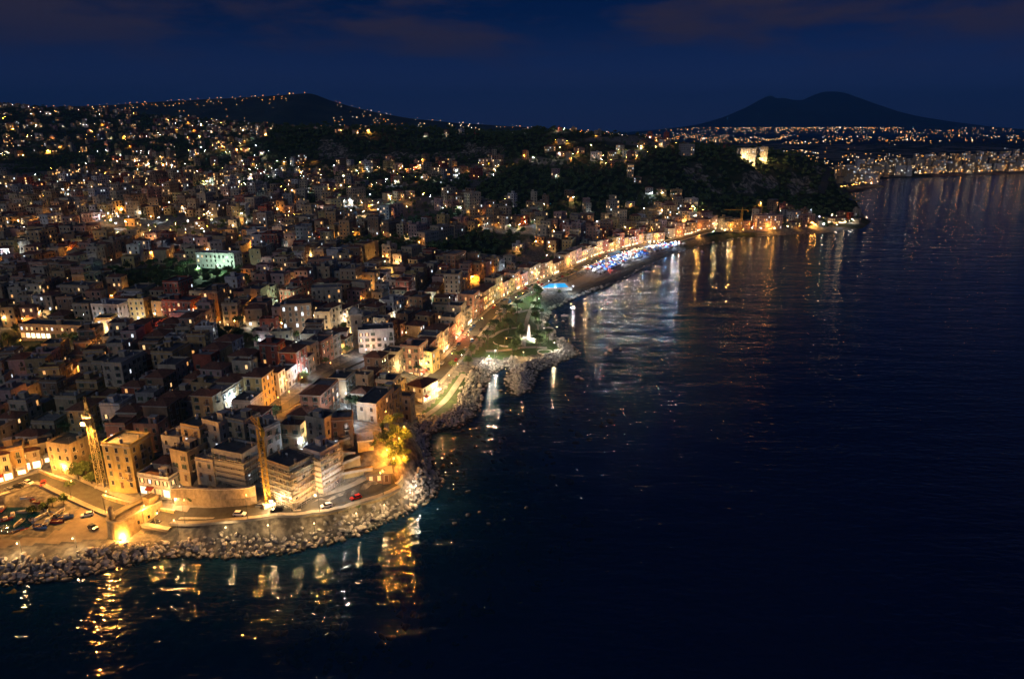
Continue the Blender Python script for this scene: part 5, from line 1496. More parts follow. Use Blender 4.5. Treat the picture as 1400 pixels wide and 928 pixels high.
# everything farther: one mass of roofs and walls with windows
far_cols = list(WALLS)
fm = MB(); nr = random.Random(9)
fmats = [WM[c] for c in far_cols] + [ROOFM['bitumen'], ROOFM['tile'], ROOFM['concrete'], M_GLASS, emit('far_window_warm', (1, .62, .28), 2.2), emit('far_window_cool', (.85, .92, 1), 2.0), emit('far_window_amber', (1, .42, .1), 2.2)]
nb = len(far_cols)
for (x, y, th, w, d_, st, col, roof) in FAR:
    c, s = math.cos(th), math.sin(th); z = hgt(x, y); H = st * 3.1 + 0.8
    tr = lambda a, b, zz: (x + a * c - b * s, y + a * s + b * c, z + zz)
    P = [tr(a, b, -4) for a, b in ((-w / 2, -d_ / 2), (w / 2, -d_ / 2), (w / 2, d_ / 2), (-w / 2, d_ / 2))] + [tr(a, b, H) for a, b in ((-w / 2, -d_ / 2), (w / 2, -d_ / 2), (w / 2, d_ / 2), (-w / 2, d_ / 2))]
    fm.add(P, [(0, 1, 5, 4), (1, 2, 6, 5), (2, 3, 7, 6), (3, 0, 4, 7)], far_cols.index(col))
    if roof == 'tile': fm.add([tr(-w / 2 - .4, -d_ / 2 - .4, H), tr(w / 2 + .4, -d_ / 2 - .4, H), tr(w / 2 + .4, d_ / 2 + .4, H), tr(-w / 2 - .4, d_ / 2 + .4, H), tr(-w * .25, 0, H + 2.2), tr(w * .25, 0, H + 2.2)], [(0, 1, 5, 4), (1, 2, 5), (2, 3, 4, 5), (3, 0, 4)], nb + 1)
    else:
        fm.add([tr(-w / 2, -d_ / 2, H + .01), tr(w / 2, -d_ / 2, H + .01), tr(w / 2, d_ / 2, H + .01), tr(-w / 2, d_ / 2, H + .01)], [(0, 1, 2, 3)], nb if roof == 'bitumen' else nb + 2)
        if nr.random() < 0.5:
            a, b = nr.uniform(-.2, .2) * w, nr.uniform(-.2, .2) * d_
            fm.add([tr(a + i, b + j, H + k) for k in (0.02, 2.4) for i, j in ((-1.6, -1.4), (1.6, -1.4), (1.6, 1.4), (-1.6, 1.4))], [(0, 1, 5, 4), (1, 2, 6, 5), (2, 3, 7, 6), (3, 0, 4, 7), (4, 5, 6, 7)], far_cols.index(col))
    bright = nr.random() < 0.2
    for f, (nx_, ny_) in FACES:
        wx, wy = nx_ * c - ny_ * s, nx_ * s + ny_ * c
        if wx * -x + wy * -y < 0: continue
        L, frz, at = facade_slots(w, d_, f)
        n = max(1, int(L / 3.2))
        for kk in range(st):
            for i in range(n):
                if nr.random() < 0.15: continue
                a = -L / 2 + L / n * (i + 0.5); zz = kk * 3.1 + 1.0
                u = nr.random()
                m = nb + 3 if u > (0.25 if bright else 0.07) else nb + 4 + nr.choice((0, 0, 1, 2))
                q = [at(a - .65, zz, .08), at(a + .65, zz, .08), at(a + .65, zz + 1.8, .08), at(a - .65, zz + 1.8, .08)]
                fm.add([tr(*v) for v in q], [(0, 1, 2, 3)], m)
fo = fm.build('distant_houses', fmats)
tag(fo, kind='stuff')
# ------------------------------------------------------------------ boulders of the breakwater
def rock_mesh(seed, blocky=0.5):
    r = random.Random(seed)
    bm = bmesh.new(); bmesh.ops.create_icosphere(bm, subdivisions=2, radius=1.0)
    planes = []
    for _ in range(11):
        n = Vector((r.gauss(0, 1), r.gauss(0, 1), r.gauss(0, 1))).normalized(); planes.append((n, r.uniform(0.42, 0.78)))
    for v in bm.verts:
        for n, dd in planes:
            k = v.co.dot(n)
            if k > dd: v.co -= n * (k - dd)
        v.co *= 1 + r.uniform(-.03, .03)
        v.co.x *= 1.35; v.co.z *= 0.85
    me = bpy.data.meshes.new('boulder'); bm.to_mesh(me); bm.free()
    me.materials.append(M_ROCK)
    return me
M_ROCK = surf('boulder_limestone', (0.50, 0.46, 0.40), scale=0.9, var=0.5, bump=0.6)
_n, _l = M_ROCK.node_tree.nodes, M_ROCK.node_tree.links
_b = _n['Principled BSDF']; _src = _b.inputs['Base Color'].links[0].from_socket
_g = _n.new('ShaderNodeNewGeometry'); _s = _n.new('ShaderNodeSeparateXYZ'); _l.new(_g.outputs['Position'], _s.inputs[0])
_r = _n.new('ShaderNodeMapRange'); _r.inputs[1].default_value = 0.25; _r.inputs[2].default_value = 0.9; _l.new(_s.outputs[2], _r.inputs[0])
_m = _n.new('ShaderNodeMix'); _m.data_type = 'RGBA'; _m.inputs[6].default_value = (0.05, 0.048, 0.03, 1); _l.new(_r.outputs[0], _m.inputs[0]); _l.new(_src, _m.inputs[7]); _l.new(_m.outputs[2], _b.inputs['Base Color'])   # weed-dark tide line
M_ALGA = surf('submerged_rock', (0.05, 0.055, 0.03), scale=0.8, var=0.6, bump=0.5)
ROCKS = [rock_mesh(k) for k in range(6)]
def mesh_arrays(me):
    V = np.empty(len(me.vertices) * 3, np.float32); me.vertices.foreach_get('co', V)
    k = len(me.polygons[0].vertices)
    F = np.empty(len(me.polygons) * k, np.int32); me.polygons.foreach_get('vertices', F)
    return V.reshape(-1, 3), F.reshape(-1, k)
RA = [mesh_arrays(m) for m in ROCKS]
def rot_matrix(r):
    return np.array(Matrix.Rotation(r.uniform(0, 6.28), 3, 'Z') @ Matrix.Rotation(r.uniform(-.9, .9), 3, 'X') @ Matrix.Rotation(r.uniform(-.9, .9), 3, 'Y'))
def merge_instances(name, base, places, mats, smooth=False):
    """places: (base index, 3x3 matrix, location); one mesh"""
    Vs, Fs, n = [], [], 0
    for bi, M, loc in places:
        V, F = base[bi]
        Vs.append(V @ M.T + np.asarray(loc, np.float32)); Fs.append(F + n); n += len(V)
    return np_mesh(name, np.concatenate(Vs), np.concatenate(Fs), mats, smooth=smooth)
r9 = random.Random(33)
bould = []
cl = COAST[:len(COAST_PX)]
for i in range(1, len(cl) - 4):
    a, b = cl[i], cl[i + 1]
    d = b - a; L = np.linalg.norm(d); d = d / L
    nrm = np.array([-d[1], d[0]])            # inland
    fpx = COAST_PX[i][0]; fy = COAST_PX[i][1]
    front = i < 13
    rows = (8 if fpx < 300 else 10) if front else (9 if fy > 480 else 3 if fy > 400 else 2)
    if fy < 395: rows = 1
    step = 1.45 if fy > 470 else 2.6 if fy > 380 else 5
    for k in range(int(L / step)):
        for rw in range(rows):
            t = (k + r9.uniform(-.4, .4)) * step
            o = -1.2 + rw * 1.32 + r9.uniform(-.5, .5)
            q = a + d * t + nrm * o
            s = r9.choice((r9.uniform(.4, .65), r9.uniform(.55, .95), r9.uniform(.8, 1.35))) * (1.0 if front else 1.05) * (1 if step < 2 else 1.3)
            if rw == rows - 1 and r9.random() < 0.4: continue
            z = hgt(*q) + 0.25 * s
            if fpx < 240 and (lambda w: w[1] < 749 - max(0, w[0] - 60) * 0.075)(project(q[0], q[1], z + s)): continue
            if z > 5.0 or signed_dist(np.array([q[0]]), np.array([q[1]]), BASIN)[0] > -2: continue
            bould.append((q[0], q[1], max(z, -0.3) + (r9.uniform(0, .5) if front else 0), s))
# tumbled blocks in the cove below the old town
for _ in range(420):
    px, py = r9.uniform(522, 596), r9.uniform(566, 682)
    p = hit(px, py)
    if p.z > 10 or sd_at(p.x, p.y) < 0 or sd_at(p.x, p.y) > 24 or (np.hypot(OB[:, 0] - p.x, OB[:, 1] - p.y) - OB[:, 2]).min() < -0.8: continue
    bould.append((p.x, p.y, p.z + .1, r9.uniform(.5, 1.3)))
# loose rocks standing out of the shallows
for px, py, s in ((640, 704, 1.3), (622, 716, 1.1), (655, 700, 0.9), (700, 520, 1.6), (712, 536, 1.8), (700, 530, 1.5), (790, 517, 2.0), (796, 519, 1.4), (835, 480, 2.2), (828, 484, 1.6), (848, 478, 1.5), (770, 440, 1.3), (785, 448, 1.4), (760, 500, 1.6), (640, 672, 1.0), (720, 694, 1.1), (668, 716, 0.8), (805, 436, 1.2), (742, 518, 1.3)):
    p = at_z(px, py, 0); bould.append((p[0], p[1], 0.0, s))
bould = [b for b in bould if in_frame(b[0], b[1], b[2])]
bould.sort(key=lambda b: -b[3] / math.sqrt(b[0] ** 2 + b[1] ** 2 + 130 ** 2))
rest = []
for k, (x, y, z, s) in enumerate(bould):
    M = rot_matrix(r9)
    if k < 295:
        o = bpy.data.objects.new('boulder', ROCKS[k % 6]); COL.objects.link(o)
        o.location = (x, y, z); o.rotation_euler = Matrix(M.tolist()).to_euler(); o.scale = (s, s, s * 0.9)
        tag(o, 'grey limestone boulder heaped with others along the waterline', 'boulder', 'boulders of the sea defence')
    else: rest.append((k % 6, M * s, (x, y, z)))
tag(link_mesh('shore_rocks', merge_instances('shore_rocks', RA, rest, M_ROCK)), kind='stuff')
print('boulders', len(bould))
# rocks under the shallow water
sub = []
for _ in range(2600):
    px, py = r9.uniform(-20, 860), r9.uniform(560, 900)
    p = at_z(px, py, -3)
    sd = sd_at(p[0], p[1])
    if sd > -3 or sd < -62 or r9.random() < (-sd - 25) / 40: continue
    if fbm(np.array([p[0] / 14]), np.array([p[1] / 14]), 2)[0] < 0.44: continue
    s = r9.uniform(0.5, 1.9) * (1.5 if r9.random() < 0.15 else 1)
    z = min(hgt(p[0], p[1]), -0.55 * s - 0.15)
    sub.append((r9.randrange(6), rot_matrix(r9) * s, (p[0], p[1], z)))
tag(link_mesh('underwater_rocks', merge_instances('underwater_rocks', RA, sub, M_ALGA)), kind='stuff')

# ------------------------------------------------------------------ vegetation
def leaf_mat(name, col):
    m, n, l, b = new_mat(name)
    oi = n.new('ShaderNodeObjectInfo'); g = n.new('ShaderNodeNewGeometry')
    no = n.new('ShaderNodeTexNoise'); no.inputs['Scale'].default_value = 0.5; no.inputs['Detail'].default_value = 4
    l.new(g.outputs['Position'], no.inputs['Vector'])
    mx = n.new('ShaderNodeMix'); mx.data_type = 'RGBA'
    mx.inputs[6].default_value = (*[c * 0.45 for c in col], 1); mx.inputs[7].default_value = (*[c * 1.5 for c in col], 1)
    mp = n.new('ShaderNodeMapRange'); mp.inputs[1].default_value = 0.3; mp.inputs[2].default_value = 0.7
    l.new(no.outputs[0], mp.inputs[0]); l.new(mp.outputs[0], mx.inputs[0]); l.new(mx.outputs[2], b.inputs['Base Color'])
    b.inputs['Roughness'].default_value = 0.8; b.inputs['Specular IOR Level'].default_value = 0.2
    return m
M_LEAF = leaf_mat('broad_leaves', (0.085, 0.12, 0.045)); M_PINE = leaf_mat('pine_needles', (0.065, 0.10, 0.045)); M_CYP = leaf_mat('cypress_needles', (0.03, 0.055, 0.025))
M_PALM = leaf_mat('palm_fronds', (0.06, 0.10, 0.03)); M_BARK = surf('bark', (0.10, 0.075, 0.05), scale=2, var=0.4, bump=0.5)
def crown_arrays(seed, n, lobes, size):
    """leaf clumps through the volume of several uneven lobes: (centre, radii)"""
    g = np.random.default_rng(seed)
    V, F = [], []
    per = n // len(lobes)
    for c, rad in lobes:
        u = g.normal(size=(per, 3)); u /= np.linalg.norm(u, axis=1, keepdims=True)
        rr = g.random((per, 1)) ** 0.45
        P = np.array(c) + u * rr * np.array(rad) * (0.85 + 0.3 * g.random((per, 1)))
        a = g.normal(size=(per, 3)); a /= np.linalg.norm(a, axis=1, keepdims=True)
        b = np.cross(a, g.normal(size=(per, 3))); b /= np.linalg.norm(b, axis=1, keepdims=True)
        s = size * (0.6 + 0.8 * g.random((per, 1)))
        q = np.stack([P - a * s - b * s * .6, P + a * s - b * s * .6, P + a * s * .7 + b * s * .6, P - a * s * .7 + b * s * .6], 1)
        k = len(V) * per * 4
        V.append(q.reshape(-1, 3)); F.append(np.arange(per * 4).reshape(-1, 4) + k)
    return np.concatenate(V).astype(np.float32), np.concatenate(F).astype(np.int32)
def broad_lobes(seed, h, r):
    q = random.Random(seed); L = []
    for k in range(6):
        a = k * 1.05 + q.uniform(-.4, .4); rr = r * q.uniform(0.3, 0.65)
        L.append(((rr * math.cos(a), rr * math.sin(a), h * q.uniform(0.5, 0.78)), (r * q.uniform(.4, .62), r * q.uniform(.4, .62), h * q.uniform(.15, .24))))
    L.append(((0, 0, h * 0.82), (r * .5, r * .5, h * .18)))
    return L
def trunk_mesh(h, r, limbs, seed):
    q = random.Random(seed); mb = MB()
    mb.tube([(0, 0, -0.8), (0.05, 0, h * 0.3), (q.uniform(-.2, .2), q.uniform(-.2, .2), h * 0.62)], [r, r * 0.75, r * 0.45], 7)
    for k in range(limbs):
        a = k * 6.28 / max(1, limbs) + q.uniform(-.4, .4); z = h * q.uniform(0.32, 0.5)
        mb.tube([(0, 0, z), (math.cos(a) * h * .14, math.sin(a) * h * .14, z + h * .16), (math.cos(a) * h * .24, math.sin(a) * h * .24, z + h * .27)], [r * .45, r * .3, r * .12], 5)
    return mesh_of('trunk', mb, M_BARK)
TREES = {}
def tree_kind(name, arr, trunk, mat):
    TREES.setdefault(name, []).append((np_mesh('crown', arr[0], arr[1], mat), trunk, arr))
for s in range(4):
    h, r = (7.5, 9, 6.5, 8)[s], (3.4, 3.9, 2.8, 3.2)[s]
    tree_kind('broadleaf_tree', crown_arrays(s, 560, broad_lobes(s, h, r), 0.33), trunk_mesh(h, 0.26, 5, s), M_LEAF)
for s in range(2):
    h = (10, 12)[s]
    tree_kind('umbrella_pine', crown_arrays(10 + s, 500, [((0, 0, h * .86), (3.6, 3.6, 1.0)), ((1.8, .8, h * .82), (2.2, 2.0, .9)), ((-1.7, -1, h * .83), (2.2, 2.2, .9)), ((-.6, 1.9, h * .84), (1.9, 1.8, .9)), ((.5, -2, h * .83), (1.9, 1.8, .9))], 0.3), trunk_mesh(h * 1.25, 0.24, 5, 30 + s), M_PINE)
tree_kind('cypress', crown_arrays(20, 420, [((0, 0, 2.2), (.95, .95, 1.8)), ((0, 0, 4.6), (.9, .9, 2.2)), ((0, 0, 7.2), (.6, .6, 2.0))], 0.26), trunk_mesh(5, 0.16, 0, 40), M_CYP)
def palm_arrays(seed):
    q = random.Random(seed); V, F = [], []
    for k in range(16):
        a = k * 6.28 / 16 + q.uniform(-.15, .15); up = q.uniform(0.2, 1.0); L = q.uniform(2.2, 2.9); prev = None
        for j in range(6):
            t = j / 5
            x = L * t * math.cos(up * 0.7); z = 6 + L * t * math.sin(up) - 2.0 * t * t * (1.2 - up * .4)
            w = 0.42 * (1 - t) ** 0.5 * (0.4 + min(1, t * 4) * .6) + 0.03
            base = len(V)
            for sgn in (-1, 0, 1): V.append((x * math.cos(a) - sgn * w * math.sin(a), x * math.sin(a) + sgn * w * math.cos(a), z - abs(sgn) * 0.18))
            if prev is not None: F += [(prev, prev + 1, base + 1, base), (prev + 1, prev + 2, base + 2, base + 1)]
            prev = base
    return np.array(V, np.float32), np.array(F, np.int32)
mbp = MB(); mbp.tube([(0, 0, -.6), (0.1, 0, 2), (0.05, 0.05, 4.2), (0, 0, 6.1)], [0.3, 0.22, 0.2, 0.24], 7)
tree_kind('palm', palm_arrays(3), mesh_of('trunk', mbp, M_BARK), M_PALM)
TREC = []
def free(x, y, m): return (np.hypot(OB[:, 0] - x, OB[:, 1] - y) - OB[:, 2]).min() > m
def put_tree(kind, x, y, s, where):
    v = r9.randrange(len(TREES[kind])); cr, tr, _ = TREES[kind][v]
    root = empty(kind, (x, y, hgt(x, y)), r9.uniform(0, 6.28)); root.scale = (s, s, s * r9.uniform(.9, 1.1))
    child('trunk', tr, root, (0, 0, 0)); child('crown', cr, root, (0, 0, 0))
    tag(root, None, 'tree' if kind != 'palm' else 'palm', {'broadleaf_tree': 'broadleaf trees of the gardens', 'umbrella_pine': 'umbrella pines', 'cypress': 'cypresses', 'palm': 'palms along the seafront'}[kind])
    TREC.append(dict(o=root, x=x, y=y, z=hgt(x, y), kind=kind, where=where))
# hand-placed ones: cove, foreground gardens, park
for px, py, k, s in ((108, 656, 'broadleaf_tree', .9), (118, 650, 'broadleaf_tree', .8), (126, 662, 'broadleaf_tree', .7), (96, 668, 'broadleaf_tree', .5), (532, 585, 'broadleaf_tree', .8), (541, 600, 'broadleaf_tree', .7), (528, 610, 'broadleaf_tree', .9),
                     (545, 585, 'umbrella_pine', .6), (536, 625, 'broadleaf_tree', .7), (548, 615, 'broadleaf_tree', .6), (540, 640, 'broadleaf_tree', .5), (552, 600, 'broadleaf_tree', .6), (536, 568, 'broadleaf_tree', .8), (524, 598, 'cypress', .7),
                     (510, 615, 'broadleaf_tree', .5), (503, 610, 'broadleaf_tree', .45), (60, 700, 'broadleaf_tree', .6), (72, 692, 'broadleaf_tree', .5), (44, 700, 'broadleaf_tree', .55), (88, 690, 'broadleaf_tree', .5),
                     (640, 500, 'broadleaf_tree', .8), (626, 500, 'umbrella_pine', .7), (632, 488, 'broadleaf_tree', .8), (645, 484, 'broadleaf_tree', .7), (618, 506, 'broadleaf_tree', .7), (655, 474, 'palm', 1), (670, 455, 'palm', 1), (684, 440, 'palm', 1),
                     (698, 412, 'palm', 1), (710, 408, 'broadleaf_tree', .7), (722, 402, 'umbrella_pine', .6), (735, 412, 'palm', 1), (741, 430, 'broadleaf_tree', .6), (748, 450, 'broadleaf_tree', .6), (706, 440, 'palm', .9), (690, 448, 'palm', .9), (680, 485, 'palm', .9),
                     (733, 398, 'broadleaf_tree', .7), (765, 402, 'broadleaf_tree', .6), (776, 385, 'palm', 1), (788, 377, 'palm', 1), (758, 470, 'broadleaf_tree', .4), (712, 462, 'palm', .8), (732, 470, 'palm', .8), (462, 706, 'broadleaf_tree', .4), (476, 703, 'broadleaf_tree', .45), (490, 698, 'broadleaf_tree', .4),
                     (262, 690, 'broadleaf_tree', .5), (320, 684, 'broadleaf_tree', .5), (336, 690, 'cypress', .6), (214, 640, 'broadleaf_tree', .6), (226, 648, 'broadleaf_tree', .5), (240, 640, 'broadleaf_tree', .5), (204, 652, 'broadleaf_tree', .5)):
    p = hit(px, py); put_tree(k, p.x, p.y, s, 'hand'); block(p.x, p.y, 1.5)
for _ in range(150):
    q = PARK[0] * 0
    px, py = r9.uniform(645, 750), r9.uniform(402, 486)
    p = hit(px, py)
    if signed_dist(np.array([p.x]), np.array([p.y]), PARK)[0] < 1.5 or abs(px - 722) < 9 or math.hypot(px - 694, (py - 468) * 2) < 22 or math.hypot(px - 700, (py - 424) * 2) < 12: continue
    put_tree(r9.choice(('palm', 'broadleaf_tree', 'umbrella_pine')), p.x, p.y, r9.uniform(.7, 1.1), 'park')
for _ in range(34):
    px, py = r9.uniform(520, 560), r9.uniform(560, 640); p = hit(px, py)
    if sd_at(p.x, p.y) < 4 or (np.hypot(OB[:, 0] - p.x, OB[:, 1] - p.y) - OB[:, 2]).min() < 0.3: continue
    put_tree('broadleaf_tree', p.x, p.y, r9.uniform(.3, .6), 'cove'); block(p.x, p.y, 1)
OB = np.array(OBST)
tc_ = []
for y0, y1, st_, pw_, pt_ in ((190, 430, 6.5, .85, .22), (430, 760, 7.5, .85, .30), (760, 1500, 10, .9, .5), (1500, 2700, 17, .9, .55)):
    X, Y = np.meshgrid(np.arange(-.82 * y1, min(.75 * y1, 720), st_), np.arange(y0, y1, st_))
    X = (X + rng.uniform(-.48, .48, X.shape) * st_).ravel(); Y = (Y + rng.uniform(-.48, .48, Y.shape) * st_).ravel()
    keep = np.abs(X) < Y * 0.86 + 20
    X, Y = X[keep], Y[keep]
    kb = (in_bare(X, Y) < -1) | (rng.random(X.shape) < .22); X, Y = X[kb], Y[kb]
    S = signed_dist(X, Y); W = in_woods(X, Y); Z = height(X, Y)
    G = fbm(X / 90, Y / 90, 3)
    sl = np.hypot(height(X + 5, Y) - height(X - 5, Y), height(X, Y + 5) - height(X, Y - 5)) / 10
    for x, y, s, w, z, g, q in zip(X, Y, S, W, Z, G, sl):
        if s < 6 or (s < 14 and w < 0): continue
        if q > 0.95 and r9.random() < .75: continue
        pr = pw_ if w > 0 else pt_ * (1.0 if g > 0.42 else 0.5)
        if r9.random() > pr: continue
        if not in_frame(x, y, z + 3): continue
        tc_.append((x, y, z, w > 0))
TX = np.array([(t[0], t[1]) for t in tc_])
ok = np.zeros(len(TX), bool)
for i0_ in range(0, len(TX), 800):
    b_ = TX[i0_:i0_ + 800]
    ok[i0_:i0_ + 800] = (np.hypot(OB[None, :, 0] - b_[:, None, 0], OB[None, :, 1] - b_[:, None, 1]) - OB[None, :, 2]).min(1) > 0.6
tc_ = [t for t, k in zip(tc_, ok) if k and not hidden(t[0], t[1], t[2] + 6)]
tc_.sort(key=lambda t: t[1] ** 2 + (CAMZ - t[2]) ** 2 + t[0] ** 2)
low = {}
for kd in ('broadleaf_tree', 'umbrella_pine', 'cypress'):
    hs = {'broadleaf_tree': 8, 'umbrella_pine': 11, 'cypress': 8}[kd]
    low[kd] = crown_arrays(55, 70, broad_lobes(9, 8, 3.6) if kd == 'broadleaf_tree' else [((0, 0, 9), (3.4, 3.4, 1.1)), ((1, 1, 8.6), (2.5, 2.5, 1))] if kd == 'umbrella_pine' else [((0, 0, 3), (.9, .9, 2.4)), ((0, 0, 6), (.7, .7, 2.4))], 0.8 if kd != 'cypress' else .45)
lows = [low['broadleaf_tree'], crown_arrays(56, 84, broad_lobes(12, 7, 3.2), 0.8), low['umbrella_pine'], low['cypress']]
stuff = []
n_t = {'broadleaf_tree': 0, 'umbrella_pine': 0, 'cypress': 0}
CAP = {'broadleaf_tree': 225, 'umbrella_pine': 60, 'cypress': 40}
for (x, y, z, w) in tc_:
    u = r9.random(); kd = 'broadleaf_tree' if u < .72 else 'umbrella_pine' if u < .88 else 'cypress'
    s = r9.uniform(.6, 1.05) * (0.8 if not w else 1) * (1 if y < 900 else 1.25)
    if n_t[kd] < CAP[kd]:
        n_t[kd] += 1; put_tree(kd, x, y, s, 'wood' if w else 'town')
    else:
        c_, s_ = math.cos(u * 40), math.sin(u * 40)
        b_ = (r9.choice((0, 0, 1)) if kd == 'broadleaf_tree' else 2 if kd == 'umbrella_pine' else 3)
        big = s * (1.5 if y > 1500 else 1.0)
        stuff.append((b_, np.array([[c_ * big, -s_ * big, 0], [s_ * big, c_ * big, 0], [0, 0, big]]), (x, y, z - 0.8)))
print('park', sum(t['where'] == 'park' for t in TREC), [tuple(round(v) for v in project(t['x'], t['y'], t['z'])) for t in TREC if t['where'] == 'park'][:6])
print('trees', n_t, 'wood stuff', len(stuff))
tag(link_mesh('woodland', merge_instances('woodland', lows, stuff, M_LEAF)), kind='stuff')

# ------------------------------------------------------------------ street lamps
def along(P, gap, off, col, power, hh, label, rz_in=True, jitter=0.25, start=6, end=None):
    N, T = normals2(P); L = np.r_[0, np.cumsum(np.linalg.norm(np.diff(P, axis=0), axis=1))]
    s = start; i = 0
    while s < (end or L[-1]):
        q = np.array([np.interp(s, L, P[:, k]) for k in (0, 1)]); j = min(int(np.searchsorted(L, s)), len(N) - 1)
        sgn = off if not isinstance(off, tuple) else off[i % len(off)]
        w = q + N[j] * sgn
        a = math.atan2(N[j][1], N[j][0]) + (math.pi if sgn > 0 else 0)
        r_ = lamp(w[0], w[1], col if isinstance(col, str) else r9.choice(col), power * math.exp(r9.gauss(0, jitter)), hh, a, z=hgt(*q) + 0.2)
        LAMPS[-1]['where'] = label
        s += gap; i += 1
along(R_SEA, 17, (-5.2, 5.2), ('sodium', 'sodium', 'warm'), 760, 8.5, 'seafront road')
along(R_CLIFF, 21, 4.4, ('sodium', 'warm', 'sodium'), 900, 8.5, 'cliff road')
along(R_PORT, 19, (4.2,), 'sodium', 1300, 6.5, 'harbour street')
along(R_ARC, 20, 3.6, 'sodium', 700, 6.5, 'arcade street')
along(R_HILL, 24, 4.2, ('sodium', 'warm'), 900, 6.5, 'hill road')
along(R_STREET, 24, (3.0, -3.0), 'sodium', 330, 6.5, 'old town street')
along(R_IN, 22, 3.2, ('sodium', 'warm'), 480, 6.5, 'inner lane')
